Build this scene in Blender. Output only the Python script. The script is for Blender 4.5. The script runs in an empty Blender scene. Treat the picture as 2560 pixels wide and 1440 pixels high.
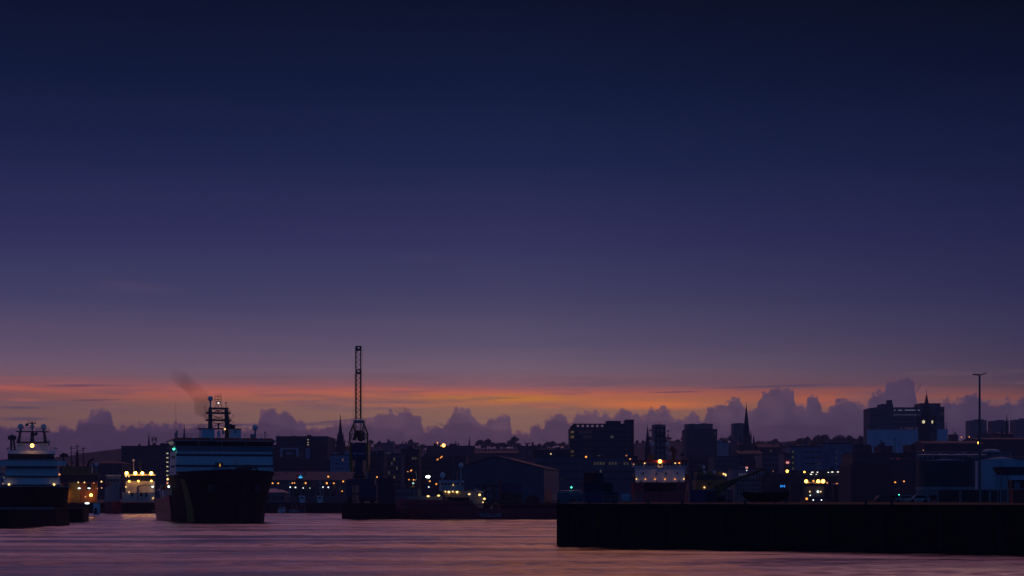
import bpy, math, random
from mathutils import Vector, Matrix
random.seed(7)
D = bpy.data
SC = bpy.context.scene
COL = SC.collection
F, YH, H, CX = 4777.0, 1247.0, 6.5, 1280.0      # focal length (photo pixels), horizon row, eye height (m)

# ------------------------------------------------------------------ camera
cam = D.objects.new('camera', D.cameras.new('camera'))
COL.objects.link(cam)
cam.location = (0, 0, H)
cam.rotation_euler = (math.pi/2, 0, 0)
cam.data.sensor_width = 36
cam.data.lens = F/2560*36
cam.data.shift_y = (YH-720)/2560
cam.data.clip_start = 1
cam.data.clip_end = 20000
SC.camera = cam
SC.view_settings.view_transform = 'Standard'
SC.view_settings.look = 'None'
SC.view_settings.exposure = 0
SC.view_settings.gamma = 1
SC.cycles.max_bounces = 5
SC.cycles.volume_bounces = 1
SC.cycles.sample_clamp_indirect = 3.0

def lin(c):
    return tuple(((v/255)/12.92 if v/255 <= .04045 else ((v/255+.055)/1.055)**2.4) for v in c) + (1.0,)

# ------------------------------------------------------------------ world: dusk sky
W = D.worlds.new('World'); SC.world = W; W.use_nodes = True
nt = W.node_tree; nt.nodes.clear()
def nd(t, **k):
    n = nt.nodes.new(t)
    for a, b in k.items(): setattr(n, a, b)
    return n
def put(sock, v):
    if hasattr(v, 'bl_idname') or hasattr(v, 'is_linked'): nt.links.new(v, sock)
    else: sock.default_value = v
def M(op, a, b=0.0, c=0.0, clamp=False):
    n = nd('ShaderNodeMath', operation=op, use_clamp=clamp)
    for i, v in enumerate((a, b, c)):
        if i < len(n.inputs): put(n.inputs[i], v)
    return n.outputs[0]
def smooth(v, lo, hi):
    n = nd('ShaderNodeMapRange', interpolation_type='SMOOTHSTEP')
    put(n.inputs[0], v); n.inputs[1].default_value = lo; n.inputs[2].default_value = hi
    return n.outputs[0]
def mixc(fac, a, b):
    n = nd('ShaderNodeMix', data_type='RGBA')
    put(n.inputs[0], fac); put(n.inputs[6], a); put(n.inputs[7], b)
    return n.outputs[2]
def xyz(x, y, z=0.0):
    n = nd('ShaderNodeCombineXYZ'); put(n.inputs[0], x); put(n.inputs[1], y); put(n.inputs[2], z)
    return n.outputs[0]
def noise(vec, scale, detail=4, rough=.5):
    n = nd('ShaderNodeTexNoise'); put(n.inputs['Vector'], vec)
    n.inputs['Scale'].default_value = scale; n.inputs['Detail'].default_value = detail
    n.inputs['Roughness'].default_value = rough
    return n.outputs[0]
def ramp(fac, stops):
    n = nd('ShaderNodeValToRGB'); put(n.inputs[0], fac)
    e = n.color_ramp.elements
    while len(e) > 1: e.remove(e[-1])
    for i, (p, c) in enumerate(sorted(stops)):
        q = e[0] if i == 0 else e.new(p)
        q.position = p; q.color = c
    return n.outputs[0]
AZ = lambda px: math.atan((px-CX)/F)
EL = lambda px, py: (YH-py)/F*math.cos(AZ(px))
tc = nd('ShaderNodeTexCoord')
sep = nd('ShaderNodeSeparateXYZ'); nt.links.new(tc.outputs['Generated'], sep.inputs[0])
dx, dy, dz = sep.outputs
hyp = M('SQRT', M('ADD', M('MULTIPLY', dx, dx), M('MULTIPLY', dy, dy)))
hyp = M('MAXIMUM', hyp, .0005)
el = M('DIVIDE', dz, hyp)
az = M('ARCTAN2', dx, dy)
cosaz = M('DIVIDE', dy, hyp)
# thin wind-drawn streaks move the colour bands up and down a little
st = noise(xyz(M('MULTIPLY', az, 9.0), M('MULTIPLY', el, 190.0)), 1.0, 5, .55)
st2 = noise(xyz(M('MULTIPLY', az, 5.0), M('MULTIPLY', el, 40.0), 3.3), 1.0, 4, .5)
eld = M('ADD', el, M('MULTIPLY', M('SUBTRACT', st, .5), .0062))
eld = M('ADD', eld, M('MULTIPLY', M('SUBTRACT', st2, .5), .0062))
T = M('DIVIDE', eld, .30, clamp=True)
SKY = {  # photo row: colour at left edge, centre, right edge
  0: ((9,17,42), (9,17,41), (3,11,26)), 205: ((14,25,57), (14,26,58), (8,18,45)),
  405: ((28,35,74), (27,37,75), (18,28,61)), 605: ((48,49,92), (51,51,93), (33,37,76)),
  755: ((67,65,101), (71,68,101), (48,48,83)), 855: ((94,80,108), (94,84,111), (62,57,87)),
  925: ((113,90,110), (119,97,114), (76,64,86)), 952: ((122,90,103), (130,95,106), (84,66,84)),
  968: ((150,91,93), (138,94,102), (88,67,80)), 985: ((186,96,78), (192,104,80), (112,72,76)),
  1000: ((134,86,84), (190,112,72), (130,78,74)), 1020: ((122,86,88), (152,106,86), (124,78,76)),
  1050: ((123,88,84), (141,103,88), (112,75,78)), 1110: ((112,80,86), (120,88,86), (95,68,80)),
  1247: ((72,52,78), (86,62,80), (66,50,76))}
ramps = []
for k in range(3):
    ps = [(max(0, (YH-py)/F/.30), lin(v[k])) for py, v in SKY.items()]
    ps.append((1.0, lin(((7,14,35), (7,14,35), (3,10,24))[k])))
    ramps.append(ramp(T, ps))
an = M('DIVIDE', az, .262)
col = mixc(M('MULTIPLY', an, -1.0, clamp=True), ramps[1], ramps[0])
col = mixc(M('MULTIPLY', an, 1.0, clamp=True), col, ramps[2])
def blob(px, py, sx, sy, slope=0.0, soft=.9, nz=.7):
    u = M('DIVIDE', M('SUBTRACT', az, AZ(px)), sx/F)
    v = M('SUBTRACT', el, EL(px, py))
    v = M('DIVIDE', M('SUBTRACT', v, M('MULTIPLY', M('SUBTRACT', az, AZ(px)), slope)), sy/F)
    r = M('SQRT', M('ADD', M('MULTIPLY', u, u), M('MULTIPLY', v, v)))
    r = M('ADD', r, M('MULTIPLY', M('SUBTRACT', st, .5), nz))
    return M('MULTIPLY', smooth(r, 1.0, 1.0-soft), smooth(cosaz, .2, .5))
col = mixc(M('MULTIPLY', blob(1250, 996, 300, 13, 0, .95, .6), .75), col, lin((198,126,34)))
col = mixc(M('MULTIPLY', blob(1620, 1012, 270, 18, -.01, .95, .5), .92), col, lin((206,112,62)))
col = mixc(M('MULTIPLY', blob(2060, 1004, 130, 26, -.02, .95, .4), .7), col, lin((186,96,66)))
col = mixc(M('MULTIPLY', blob(1010, 1015, 130, 7, -.015, .9, .6), .6), col, lin((178,104,86)))
col = mixc(M('MULTIPLY', blob(1380, 1018, 60, 6, -.02, .9, .5), .6), col, lin((190,108,84)))
col = mixc(M('MULTIPLY', blob(60, 1000, 70, 5, 0, .9, .6), .6), col, lin((176,96,84)))
SC_ = lin((84,66,92))
for a in ((190, 964, 128, 5.5, .02), (238, 1000, 105, 3.6, .03), (50, 1019, 110, 5.5, .0), (60, 1047, 95, 7, .01),
          (1960, 965, 250, 4.2, .022), (1690, 980, 100, 2.4, .015), (640, 1062, 330, 5, .01), (860, 1052, 150, 5, .08)):
    col = mixc(M('MULTIPLY', blob(*a), .8), col, SC_)
col = mixc(M('MULTIPLY', blob(330, 712, 170, 26, -.12, .98, .9), .06), col, lin((140,100,118)))
col = mixc(M('MULTIPLY', blob(1080, 645, 160, 16, -.06, .98, .9), .02), col, lin((140,110,130)))
st3 = noise(xyz(M('MULTIPLY', az, 14.0), M('MULTIPLY', el, 230.0), 7.7), 1.0, 5, .6)
band = M('MULTIPLY', smooth(el, .036, .046), smooth(el, .072, .060))
col = mixc(M('MULTIPLY', M('MULTIPLY', smooth(st3, .47, .66), band), .58), col, lin((112,84,98)))
thin = noise(xyz(M('MULTIPLY', az, 3.0), M('MULTIPLY', el, 14.0), 2.2), 1.0, 6, .6)
col = mixc(M('MULTIPLY', M('MULTIPLY', smooth(thin, .45, .75), smooth(el, .20, .05)), .09), col, lin((104,80,108)))
# cumulus bank along the horizon
OUT1 = [(-300,1055),(0,1061),(60,1063),(100,1065),(145,1067),(149,1057),(158,1053),(168,1058),(173,1069),(190,1071),(193,1058),
 (201,1048),(215,1046),(223,1040),(227,1029),(240,1022),(262,1019),(272,1023),(278,1031),(282,1042),(286,1064),(330,1059),(400,1056),
 (470,1058),(520,1062),(600,1066),(640,1062),(648,1035),(655,1025),(668,1016),(680,1017),(695,1027),(715,1025),(730,1031),(735,1045),
 (742,1050),(755,1050),(765,1058),(776,1070),(790,1067),(830,1056),(880,1049),(930,1043),(945,1030),(970,1026),(976,1025),(985,1031),(995,1028),
 (1003,1022),(1018,1022),(1030,1027),(1042,1034),(1052,1038),(1058,1064),(1070,1066),(1090,1058),(1105,1062),(1115,1050),(1127,1035),
 (1131,1022),(1145,1018),(1168,1019),(1178,1028),(1185,1038),(1195,1048),(1210,1053),(1225,1043),(1240,1036),(1250,1030),(1262,1029),
 (1270,1035),(1277,1055),(1281,1078)]
OUT2 = [(1281,1078),(1285,1080),(1290,1077),(1300,1080),(1306,1077),(1322,1080),(1328,1065),(1335,1060),(1352,1065),(1360,1055),(1368,1045),
 (1380,1038),(1392,1032),(1403,1033),(1415,1042),(1420,1050),(1430,1046),(1445,1032),(1458,1028),(1475,1026),(1484,1021),(1492,1026),
 (1500,1035),(1515,1028),(1530,1032),(1545,1023),(1562,1021),(1570,1024),(1582,1030),(1592,1027),(1600,1036),(1612,1038),(1620,1025),
 (1630,1018),(1642,1024),(1650,1020),(1658,1016),(1672,1024),(1682,1032),(1686,1044),(1705,1040),(1715,1040),(1725,1035),(1735,1030),
 (1745,1036),(1754,1050),(1760,1040),(1768,1025),(1775,1013),(1785,1010),(1800,1008),(1815,1005),(1828,997),(1842,993),(1850,998),
 (1860,1012),(1868,1026),(1880,1028),(1884,1015),(1895,1004),(1905,985),(1915,973),(1925,968),(1945,966),(1975,967),(1985,972),
 (1988,1000),(1995,1013),(2003,1002),(2011,1011),(2018,995),(2030,986),(2045,986),(2049,1002),(2055,1018),(2065,1024),(2072,1018),(2080,1008),
 (2095,998),(2105,994),(2118,1000),(2130,997),(2145,997),(2160,1007),(2170,1000),(2178,990),(2185,978),(2200,974),(2210,973),(2215,955),
 (2225,941),(2240,940),(2255,941),(2268,936),(2280,940),(2287,955),(2290,985),(2296,1016),(2320,1018),(2350,1010),(2363,998),(2371,994),
 (2375,1012),(2385,998),(2405,995),(2420,985),(2436,982),(2447,988),(2452,996),(2460,1000),(2468,998),(2480,1003),(2500,1005),
 (2515,996),(2525,997),(2533,1011),(2541,1003),(2550,992),(2562,984),(2640,978),(2760,1000),(2860,985)]
def outline(pts):
    a0, a1 = AZ(pts[0][0]), AZ(pts[-1][0]); n = nd('ShaderNodeFloatCurve')
    cv = n.mapping.curves[0]; hm = .08
    P_ = [((AZ(x)-a0)/(a1-a0), EL(x, y)/hm) for x, y in pts]
    cv.points[0].location = P_[0]; cv.points[1].location = P_[-1]
    for p in P_[1:-1]: cv.points.new(*p)
    for p in cv.points: p.handle_type = 'AUTO_CLAMPED'
    n.mapping.use_clip = True; n.mapping.update()
    put(n.inputs['Value'], M('DIVIDE', M('SUBTRACT', az, a0), a1-a0, clamp=True))
    return M('MULTIPLY', n.outputs[0], hm)
sel = M('GREATER_THAN', az, AZ(1281))
hgt = M('ADD', M('MULTIPLY', outline(OUT1), M('SUBTRACT', 1.0, sel)), M('MULTIPLY', outline(OUT2), sel))
av = xyz(az, el)
vo = nd('ShaderNodeTexVoronoi', feature='SMOOTH_F1'); put(vo.inputs['Vector'], av)
vo3 = nd('ShaderNodeTexVoronoi', feature='SMOOTH_F1'); put(vo3.inputs['Vector'], av); vo3.inputs['Scale'].default_value = 820; vo3.inputs['Smoothness'].default_value = .05
vo.inputs['Scale'].default_value = 310; vo.inputs['Smoothness'].default_value = .05
n1 = noise(av, 300.0, 6, .62)
lump = M('ADD', M('MULTIPLY', M('SUBTRACT', .42, vo.outputs['Distance']), .0042), M('MULTIPLY', M('SUBTRACT', n1, .5), .0024))
lump = M('ADD', lump, M('MULTIPLY', M('SUBTRACT', .42, vo3.outputs['Distance']), .0017))
cm = M('SUBTRACT', M('ADD', hgt, lump), el)
n3 = noise(av, 900.0, 4, .6)
cm = M('ADD', cm, M('MULTIPLY', M('SUBTRACT', n3, .5), .0016))
cmask = smooth(cm, -.0005, .0007)
ce = M('DIVIDE', el, .06, clamp=True)
cl_l = ramp(ce, [(0, lin((58,42,72))), (.45, lin((70,51,80))), (.75, lin((84,64,90))), (1, lin((84,64,90)))])
cl_c = ramp(ce, [(0, lin((78,54,76))), (.45, lin((88,63,84))), (.75, lin((106,80,97))), (1, lin((106,80,97)))])
cl_r = ramp(ce, [(0, lin((58,42,72))), (.45, lin((68,52,82))), (.75, lin((76,62,88))), (1, lin((79,63,90)))])
cc = mixc(M('MULTIPLY', an, -1.3, clamp=True), cl_c, cl_l)
cc = mixc(M('MULTIPLY', an, 1.25, clamp=True), cc, cl_r)
n2 = noise(av, 130.0, 6, .6)
cc = mixc(M('MULTIPLY', M('SUBTRACT', n2, .45), .55, clamp=True), cc, lin((112,78,92)))
vo2 = nd('ShaderNodeTexVoronoi', feature='SMOOTH_F1'); put(vo2.inputs['Vector'], xyz(az, M('MULTIPLY', el, 1.25), 4.0)); vo2.inputs['Scale'].default_value = 95; vo2.inputs['Smoothness'].default_value = .3
cc = mixc(M('MULTIPLY', smooth(vo2.outputs['Distance'], .28, .75), .34), cc, lin((60,48,76)))
low = M('ADD', EL(1280, 1068), M('MULTIPLY', M('SUBTRACT', noise(xyz(M('MULTIPLY', az, 30.0), M('MULTIPLY', el, 60.0), 9.0), 1.0, 6, .62), .5), .030))
cc = mixc(M('MULTIPLY', smooth(M('SUBTRACT', low, el), -.0012, .0016), .42), cc, lin((62,46,72)))
rim = M('MULTIPLY', M('MULTIPLY', smooth(cm, .0024, .0002), cmask), .30)
cc = mixc(rim, cc, lin((150,96,92)))
col = mixc(M('MULTIPLY', cmask, .97), col, cc)
# the wisp beside the tall right-hand tower of cloud
col = mixc(M('MULTIPLY', blob(2297, 970, 13, 5, 1.6, .7, .9), .7), col, lin((80,60,88)))
# the sky behind the viewer: deep clear dusk blue
bk = ramp(M('DIVIDE', el, 1.6, clamp=True), [(0, (.0075,.042,.152,1)), (.35, (.0062,.037,.145,1)), (1, (.002,.016,.065,1))])
fr = smooth(cosaz, .12, .90)
high = smooth(el, .30, 1.2)
col = mixc(high, col, (.003,.012,.042,1))
# added afterglow, unseen above the picture, put in to tint the water pink
pink = mixc(smooth(M('ABSOLUTE', M('SUBTRACT', az, .035)), .13, .01), (.415,.165,.262,1), (.90,.31,.18,1))
zone = M('MULTIPLY', M('MULTIPLY', smooth(el, .275, .36), smooth(el, 1.25, .7)), smooth(cosaz, .55, .9))
col = mixc(zone, col, pink)
col = mixc(fr, bk, col)
gain = M('ADD', 1.0, M('MULTIPLY', M('MULTIPLY', smooth(el, .085, .02), fr), .16))   # what the haze near the horizon takes away
bg = nd('ShaderNodeBackground'); put(bg.inputs[0], col); put(bg.inputs[1], gain)
wo = nd('ShaderNodeOutputWorld'); nt.links.new(bg.outputs[0], wo.inputs[0])

# last glow of the sun, which stands on the horizon behind the cloud bank
sl = D.lights.new('sun', 'SUN'); sl.energy = .035; sl.angle = math.radians(12); sl.color = (1, .5, .34)
so = D.objects.new('sun', sl); COL.objects.link(so)
so.rotation_euler = (math.radians(-87), 0, math.radians(-14))   # shines from behind the town, left of centre

# ------------------------------------------------------------------ helpers
PD = [None]      # a turned ship reads its columns and rows at one depth
def P(px, py, Y): return Vector((Xp(px, Y), Y, Zp(py, Y)))
def Xp(px, Y): return (px-CX)/F*(PD[0] or Y)
def Zp(py, Y): return H+(YH-py)/F*(PD[0] or Y)

MATS = {}
def mat(name, c, rough=.6, metal=0.0, nz=.25, ns=.35, spec=.4, bump=0.0):
    if name in MATS: return MATS[name]
    m = D.materials.new(name); m.use_nodes = True; t = m.node_tree; b = t.nodes['Principled BSDF']
    tcn = t.nodes.new('ShaderNodeTexCoord'); no = t.nodes.new('ShaderNodeTexNoise')
    no.inputs['Scale'].default_value = ns; no.inputs['Detail'].default_value = 6; no.inputs['Roughness'].default_value = .65
    mp = t.nodes.new('ShaderNodeMapping'); mp.inputs['Scale'].default_value = (1, 1, .45)
    t.links.new(tcn.outputs['Object'], mp.inputs[0]); t.links.new(mp.outputs[0], no.inputs['Vector'])
    r = t.nodes.new('ShaderNodeValToRGB'); r.color_ramp.elements[0].position = .3; r.color_ramp.elements[1].position = .72
    r.color_ramp.elements[0].color = tuple(v*(1-nz) for v in c[:3])+(1,)
    r.color_ramp.elements[1].color = tuple(min(1, v*(1+nz*.6)) for v in c[:3])+(1,)
    t.links.new(no.outputs[0], r.inputs[0]); t.links.new(r.outputs[0], b.inputs['Base Color'])
    b.inputs['Roughness'].default_value = rough; b.inputs['Metallic'].default_value = metal
    b.inputs['Specular IOR Level'].default_value = spec
    if bump:
        bn = t.nodes.new('ShaderNodeBump'); bn.inputs['Distance'].default_value = bump
        t.links.new(no.outputs[0], bn.inputs['Height']); t.links.new(bn.outputs[0], b.inputs['Normal'])
    MATS[name] = m; return m
def glow(name, c, s, sample=True):
    if name in MATS: return MATS[name]
    m = D.materials.new(name); m.use_nodes = True; t = m.node_tree; b = t.nodes['Principled BSDF']
    b.inputs['Base Color'].default_value = (.1, .1, .1, 1)
    b.inputs['Emission Color'].default_value = tuple(c)+(1,); b.inputs['Emission Strength'].default_value = s
    if not sample: m.cycles.emission_sampling = 'NONE'
    MATS[name] = m; return m
WHITE = mat('white_paint', (.78,.78,.76), .4, nz=.12)
CREAM = mat('cream_paint', (.62,.58,.5), .5)
GREYP = mat('grey_paint', (.32,.33,.34), .5)
STEEL = mat('dark_steel', (.05,.05,.055), .5, .3)
BLACKH = mat('black_hull', (.005,.005,.007), .7, nz=.4, spec=.06)
REDH = mat('red_hull', (.74,.03,.04), .4, nz=.35)
DKRED = mat('dark_red', (.34,.022,.026), .5)
ORANGE = mat('orange_paint', (.55,.16,.02), .45)
YELLOW = mat('yellow_paint', (.52,.28,.02), .45)
BLUEP = mat('blue_paint', (.02,.035,.13), .45)
NAVY = mat('navy_paint', (.012,.016,.05), .5)
GLASS = mat('dark_glass', (.018,.02,.026), .12, spec=.5, nz=.1)
CONC = mat('concrete', (.24,.235,.225), .8, nz=.3, ns=.2)
GRAN = mat('granite', (.12,.125,.14), .8, nz=.3, ns=.3)
DGRAN = mat('dark_granite', (.055,.058,.07), .85, nz=.35, ns=.3)
BRICK = mat('brick', (.2,.1,.075), .85, nz=.3, ns=1.2)
SLATE = mat('slate', (.035,.038,.05), .7, nz=.3)
LROOF = mat('pale_metal_roof', (.22,.24,.27), .45, nz=.2)
CLAD = mat('blue_grey_cladding', (.11,.125,.155), .5, nz=.15)
PANEL = mat('pale_cladding', (.4,.42,.46), .5, nz=.15)
SHEET = mat('white_sheeting', (.6,.64,.7), .6, nz=.22, ns=.15)
QUAY = mat('wet_quay_stone', (.009,.009,.010), .75, spec=.08, nz=.6, ns=.6, bump=.08)
ASPH = mat('asphalt', (.05,.05,.05), .8, nz=.3, ns=.2)
EARTH = mat('hillside', (.014,.018,.020), .95, nz=.5, ns=.012)
LEAF = mat('leaves', (.045,.06,.028), .8, nz=.4, ns=.6)
BARK = mat('bark', (.05,.04,.03), .9)
RUBBER = mat('rubber', (.010,.010,.010), .8, spec=.15)
CLOTH = mat('flag_cloth', (.08,.08,.16), .8)
SODIUM = glow('sodium_lamp', (1,.34,.05), 1.9)
WARM = glow('warm_lamp', (1,.62,.22), 1.8)
COOL = glow('white_lamp', (.86,1,.95), 2.0)
DIM = glow('dim_orange_lamp', (1,.36,.12), .9)
FLOOD = glow('flood_lamp', (1,.43,.07), 8)
GREENL = glow('green_lamp', (.05,1,.55), 6)
REDL = glow('red_lamp', (1,.05,.04), 5)
BLUEL = glow('blue_lamp', (.05,.25,1), 4)
WIN_Y = glow('lit_window_yellow', (1,.62,.16), .075, False)
WIN_F = glow('lit_window_faint', (1,.8,.35), .03, False)
WIN_W = glow('lit_window_pale', (.9,.85,.6), .038, False)
WIN_P = glow('lit_window_warm_white', (1,.85,.55), .5, False)
WIN_D = glow('lit_window_dull_pink', (.8,.35,.35), .012, False)
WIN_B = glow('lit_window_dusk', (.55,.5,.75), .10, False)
SIGNR = glow('lit_red_sign', (1,.05,.05), .45, False)
SIGNW = glow('lit_white_letters', (1,.92,.88), 1.0, False)
SIGNB = glow('lit_blue_sign', (.05,.5,1), 1.2, False)

WL = {}
class MB:
    DEF = None
    def __init__(s, xf=0): s.v = []; s.f = []; s.xf = MB.DEF if xf == 0 else xf
    def add(s, vs, fs):
        k = len(s.v); s.v += [(s.xf @ Vector(v)) if s.xf else Vector(v) for v in vs]
        s.f += [tuple(i+k for i in f) for f in fs]; return s
    def hexa(s, q):
        return s.add(q, [(0,1,2,3), (7,6,5,4), (0,4,5,1), (1,5,6,2), (2,6,7,3), (3,7,4,0)])
    def box(s, x0, x1, y0, y1, z0, z1):
        return s.hexa([(x0,y0,z0),(x1,y0,z0),(x1,y1,z0),(x0,y1,z0),(x0,y0,z1),(x1,y0,z1),(x1,y1,z1),(x0,y1,z1)])
    def pb(s, a, b, t, u, Y, dep):          # front face at depth Y between photo columns a..b and rows t..u
        return s.box(Xp(a,Y), Xp(b,Y), Y, Y+dep, Zp(u,Y), Zp(t,Y))
    def trap(s, al, bl, u, at, bt, t, Y, dep, back=0.0, tap=0.0):   # tapering block: bottom al..bl at row u, top at..bt at row t
        Z0, Z1 = Zp(u,Y), Zp(t,Y)
        return s.hexa([(Xp(al,Y),Y,Z0),(Xp(bl,Y),Y,Z0),(Xp(bl,Y),Y+dep,Z0),(Xp(al,Y),Y+dep,Z0),
                       (Xp(at,Y),Y+back,Z1),(Xp(bt,Y),Y+back,Z1),(Xp(bt,Y),Y+dep-tap,Z1),(Xp(at,Y),Y+dep-tap,Z1)])
    def bar(s, p, q, r, n=6, r2=None):
        p, q = Vector(p), Vector(q); d = q-p
        if d.length < 1e-6: return s
        a = d.orthogonal().normalized(); b = d.normalized().cross(a); r2 = r if r2 is None else r2
        vs = []
        for (c, rr) in ((p, r), (q, r2)):
            for i in range(n):
                t = 2*math.pi*i/n; vs.append(c+a*math.cos(t)*rr+b*math.sin(t)*rr)
        return s.add(vs, [(i, (i+1) % n, n+(i+1) % n, n+i) for i in range(n)]+[tuple(range(n))[::-1], tuple(range(n, 2*n))])
    def lathe(s, c, prof, n=20):            # prof: (radius, height) from bottom to top
        c = Vector(c); vs = []
        for r, z in prof:
            for i in range(n):
                t = 2*math.pi*i/n; vs.append(c+Vector((r*math.cos(t), r*math.sin(t), z)))
        fs = []
        for j in range(len(prof)-1):
            for i in range(n):
                fs.append((j*n+i, j*n+(i+1) % n, (j+1)*n+(i+1) % n, (j+1)*n+i))
        fs += [tuple(range(n))[::-1], tuple(range((len(prof)-1)*n, len(prof)*n))]
        return s.add(vs, fs)
    def ball(s, c, r, n=10, sz=1.0):
        return s.lathe(c, [(max(.02*r, r*math.sin(math.pi*k/n)), -r*sz*math.cos(math.pi*k/n)) for k in range(n+1)], max(8, n+4))
    def prism(s, poly, y0, y1):             # polygon in (x, z) between two depths
        n = len(poly); vs = [(x, y0, z) for x, z in poly]+[(x, y1, z) for x, z in poly]
        return s.add(vs, [tuple(range(n)), tuple(range(n, 2*n))[::-1]]+[(i, n+i, n+(i+1) % n, (i+1) % n) for i in range(n)])
    def slab(s, poly, z0, z1):
        n = len(poly); vs = [(x, y, z0) for x, y in poly]+[(x, y, z1) for x, y in poly]
        return s.add(vs, [tuple(range(n))[::-1], tuple(range(n, 2*n))]+[(i, (i+1) % n, n+(i+1) % n, n+i) for i in range(n)])
    def loft(s, secs, close=True):
        n = len(secs[0]); vs = [p for q in secs for p in q]; fs = []
        for j in range(len(secs)-1):
            for i in range(n-1): fs.append((j*n+i, j*n+i+1, (j+1)*n+i+1, (j+1)*n+i))
        if close: fs += [tuple(range(n)), tuple(range((len(secs)-1)*n, len(secs)*n))[::-1]]
        return s.add(vs, fs)
    def build(s, name, m, parent=None, smooth=False):
        me = D.meshes.new(name); o = Vector((0,0,0))
        if parent is not None: o = WL[parent.name]
        elif s.v:
            o = sum(s.v, Vector())/len(s.v); o.z = min(v.z for v in s.v)
        me.from_pydata([tuple(v-o) for v in s.v], [], s.f); me.validate(); me.update()
        import bmesh
        bm = bmesh.new(); bm.from_mesh(me); bmesh.ops.recalc_face_normals(bm, faces=bm.faces); bm.to_mesh(me); bm.free()
        me.materials.append(m)
        if smooth:
            for p in me.polygons: p.use_smooth = True
        ob = D.objects.new(name, me); COL.objects.link(ob)
        if parent is not None: ob.parent = parent
        else: ob.location = o
        WL[ob.name] = o.copy()
        return ob
def tag(o, label, cat, group=None):
    o['label'] = label; o['category'] = cat
    if group: o['group'] = group
    return o
def thing(name, label, cat, loc, group=None):
    o = D.objects.new(name, None); o.empty_display_size = .5; COL.objects.link(o); o.location = loc
    WL[o.name] = Vector(loc); return tag(o, label, cat, group)
def kind(o, k): o['kind'] = k; return o
def turn(px, Y, deg):
    x = Xp(px, Y); PD[0] = Y
    MB.DEF = Matrix.Translation((x, Y, 0)) @ Matrix.Rotation(math.radians(deg), 4, 'Z') @ Matrix.Translation((-x, -Y, 0))
def copy_tree(o, loc, label=None, group=None, scale=None, rot=None):
    c = o.copy(); COL.objects.link(c); c.location = loc
    if label: c['label'] = label
    if group: c['group'] = group
    if scale: c.scale = scale
    if rot is not None: c.rotation_euler = (0, 0, rot)
    for ch in o.children:
        d = ch.copy(); COL.objects.link(d); d.parent = c
        for g in ch.children:
            e = g.copy(); COL.objects.link(e); e.parent = d
    return c

# ------------------------------------------------------------------ terrain, water, quays
SKYL = [(-900,1150),(-200,1150),(0,1150),(100,1149),(150,1143),(200,1137),(250,1129),(300,1122),(370,1119),(440,1119),(700,1121),(820,1121),
 (870,1121),(930,1117),(1000,1119),(1060,1123),(1180,1121),(1300,1121),(1420,1118),(1500,1112),(1585,1109),(1650,1101),(1710,1101),(1800,1107),
 (1850,1109),(1890,1106),(1950,1106),(2060,1100),(2170,1101),(2370,1102),(2560,1101),(3400,1101)]
def skyrow(px):
    for (a, b), (c, d) in zip(SKYL, SKYL[1:]):
        if a <= px <= c: return b+(d-b)*(px-a)/(c-a)
    return SKYL[0][1] if px < SKYL[0][0] else SKYL[-1][1]
def gz(Y, px=1280):
    if Y <= 900: return 4.6
    if Y <= 1500: return 4.6+(Y-900)*.0065
    zs = Zp(skyrow(px), 2600); t = min(1, (Y-1500)/1100)
    return 8.5+(zs-8.5)*(t*.75+.25*t*t)
def fan(rows, fn):
    pxs = list(range(-900, 3460, 40)); vs = []; fs = []; n = len(pxs)
    for Y in rows:
        for px in pxs: vs.append((Xp(px, Y), Y, fn(Y, px)))
    for j in range(len(rows)-1):
        for i in range(n-1): fs.append((j*n+i, j*n+i+1, (j+1)*n+i+1, (j+1)*n+i))
    return MB().add(vs, fs)
kind(fan([866, 900, 1100, 1300, 1500], gz).build('ground', ASPH), 'structure')
random.seed(3)
jit = {}
def hillz(Y, px):
    if Y > 2600: return Zp(skyrow(px), 2600)*max(0, (3100-Y)/500)
    return gz(Y, px)+(random.uniform(-1.2, 1.2) if Y > 1600 else 0)
kind(fan([1500, 1600, 1700, 1800, 1900, 2000, 2100, 2200, 2300, 2400, 2500, 2600, 2700, 2850, 3100], hillz).build('hills', EARTH), 'structure')

wm = D.materials.new('harbour_water'); wm.use_nodes = True; t = wm.node_tree; t.nodes.clear()
b = t.nodes.new('ShaderNodeBsdfGlossy'); b.distribution = 'BECKMANN'; b.inputs['Color'].default_value = (.92,.92,.95,1)
deep = t.nodes.new('ShaderNodeBsdfDiffuse'); deep.inputs['Color'].default_value = (.006,.010,.016,1)
fz = t.nodes.new('ShaderNodeFresnel'); fz.inputs['IOR'].default_value = 1.33
mx = t.nodes.new('ShaderNodeMixShader'); t.links.new(fz.outputs[0], mx.inputs[0]); t.links.new(deep.outputs[0], mx.inputs[1]); t.links.new(b.outputs[0], mx.inputs[2])
mo = t.nodes.new('ShaderNodeOutputMaterial'); t.links.new(mx.outputs[0], mo.inputs['Surface'])
tcw = t.nodes.new('ShaderNodeTexCoord')
def wn(scale, det, rough=.6):
    mp = t.nodes.new('ShaderNodeMapping'); mp.inputs['Scale'].default_value = scale
    t.links.new(tcw.outputs['Object'], mp.inputs[0])
    n = t.nodes.new('ShaderNodeTexNoise'); n.inputs['Scale'].default_value = 1; n.inputs['Detail'].default_value = det
    n.inputs['Roughness'].default_value = rough; t.links.new(mp.outputs[0], n.inputs['Vector']); return n.outputs[0]
def bump(h, dist, prev=None):
    n = t.nodes.new('ShaderNodeBump'); n.inputs['Distance'].default_value = dist; t.links.new(h, n.inputs['Height'])
    if prev is not None: t.links.new(prev, n.inputs['Normal'])
    return n.outputs[0]
nn = bump(wn((.9, 2.2, 1), 4), .035)
t.links.new(nn, b.inputs['Normal'])
rr = t.nodes.new('ShaderNodeMapRange'); t.links.new(wn((.012, .060, 1), 4, .55), rr.inputs[0])
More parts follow.
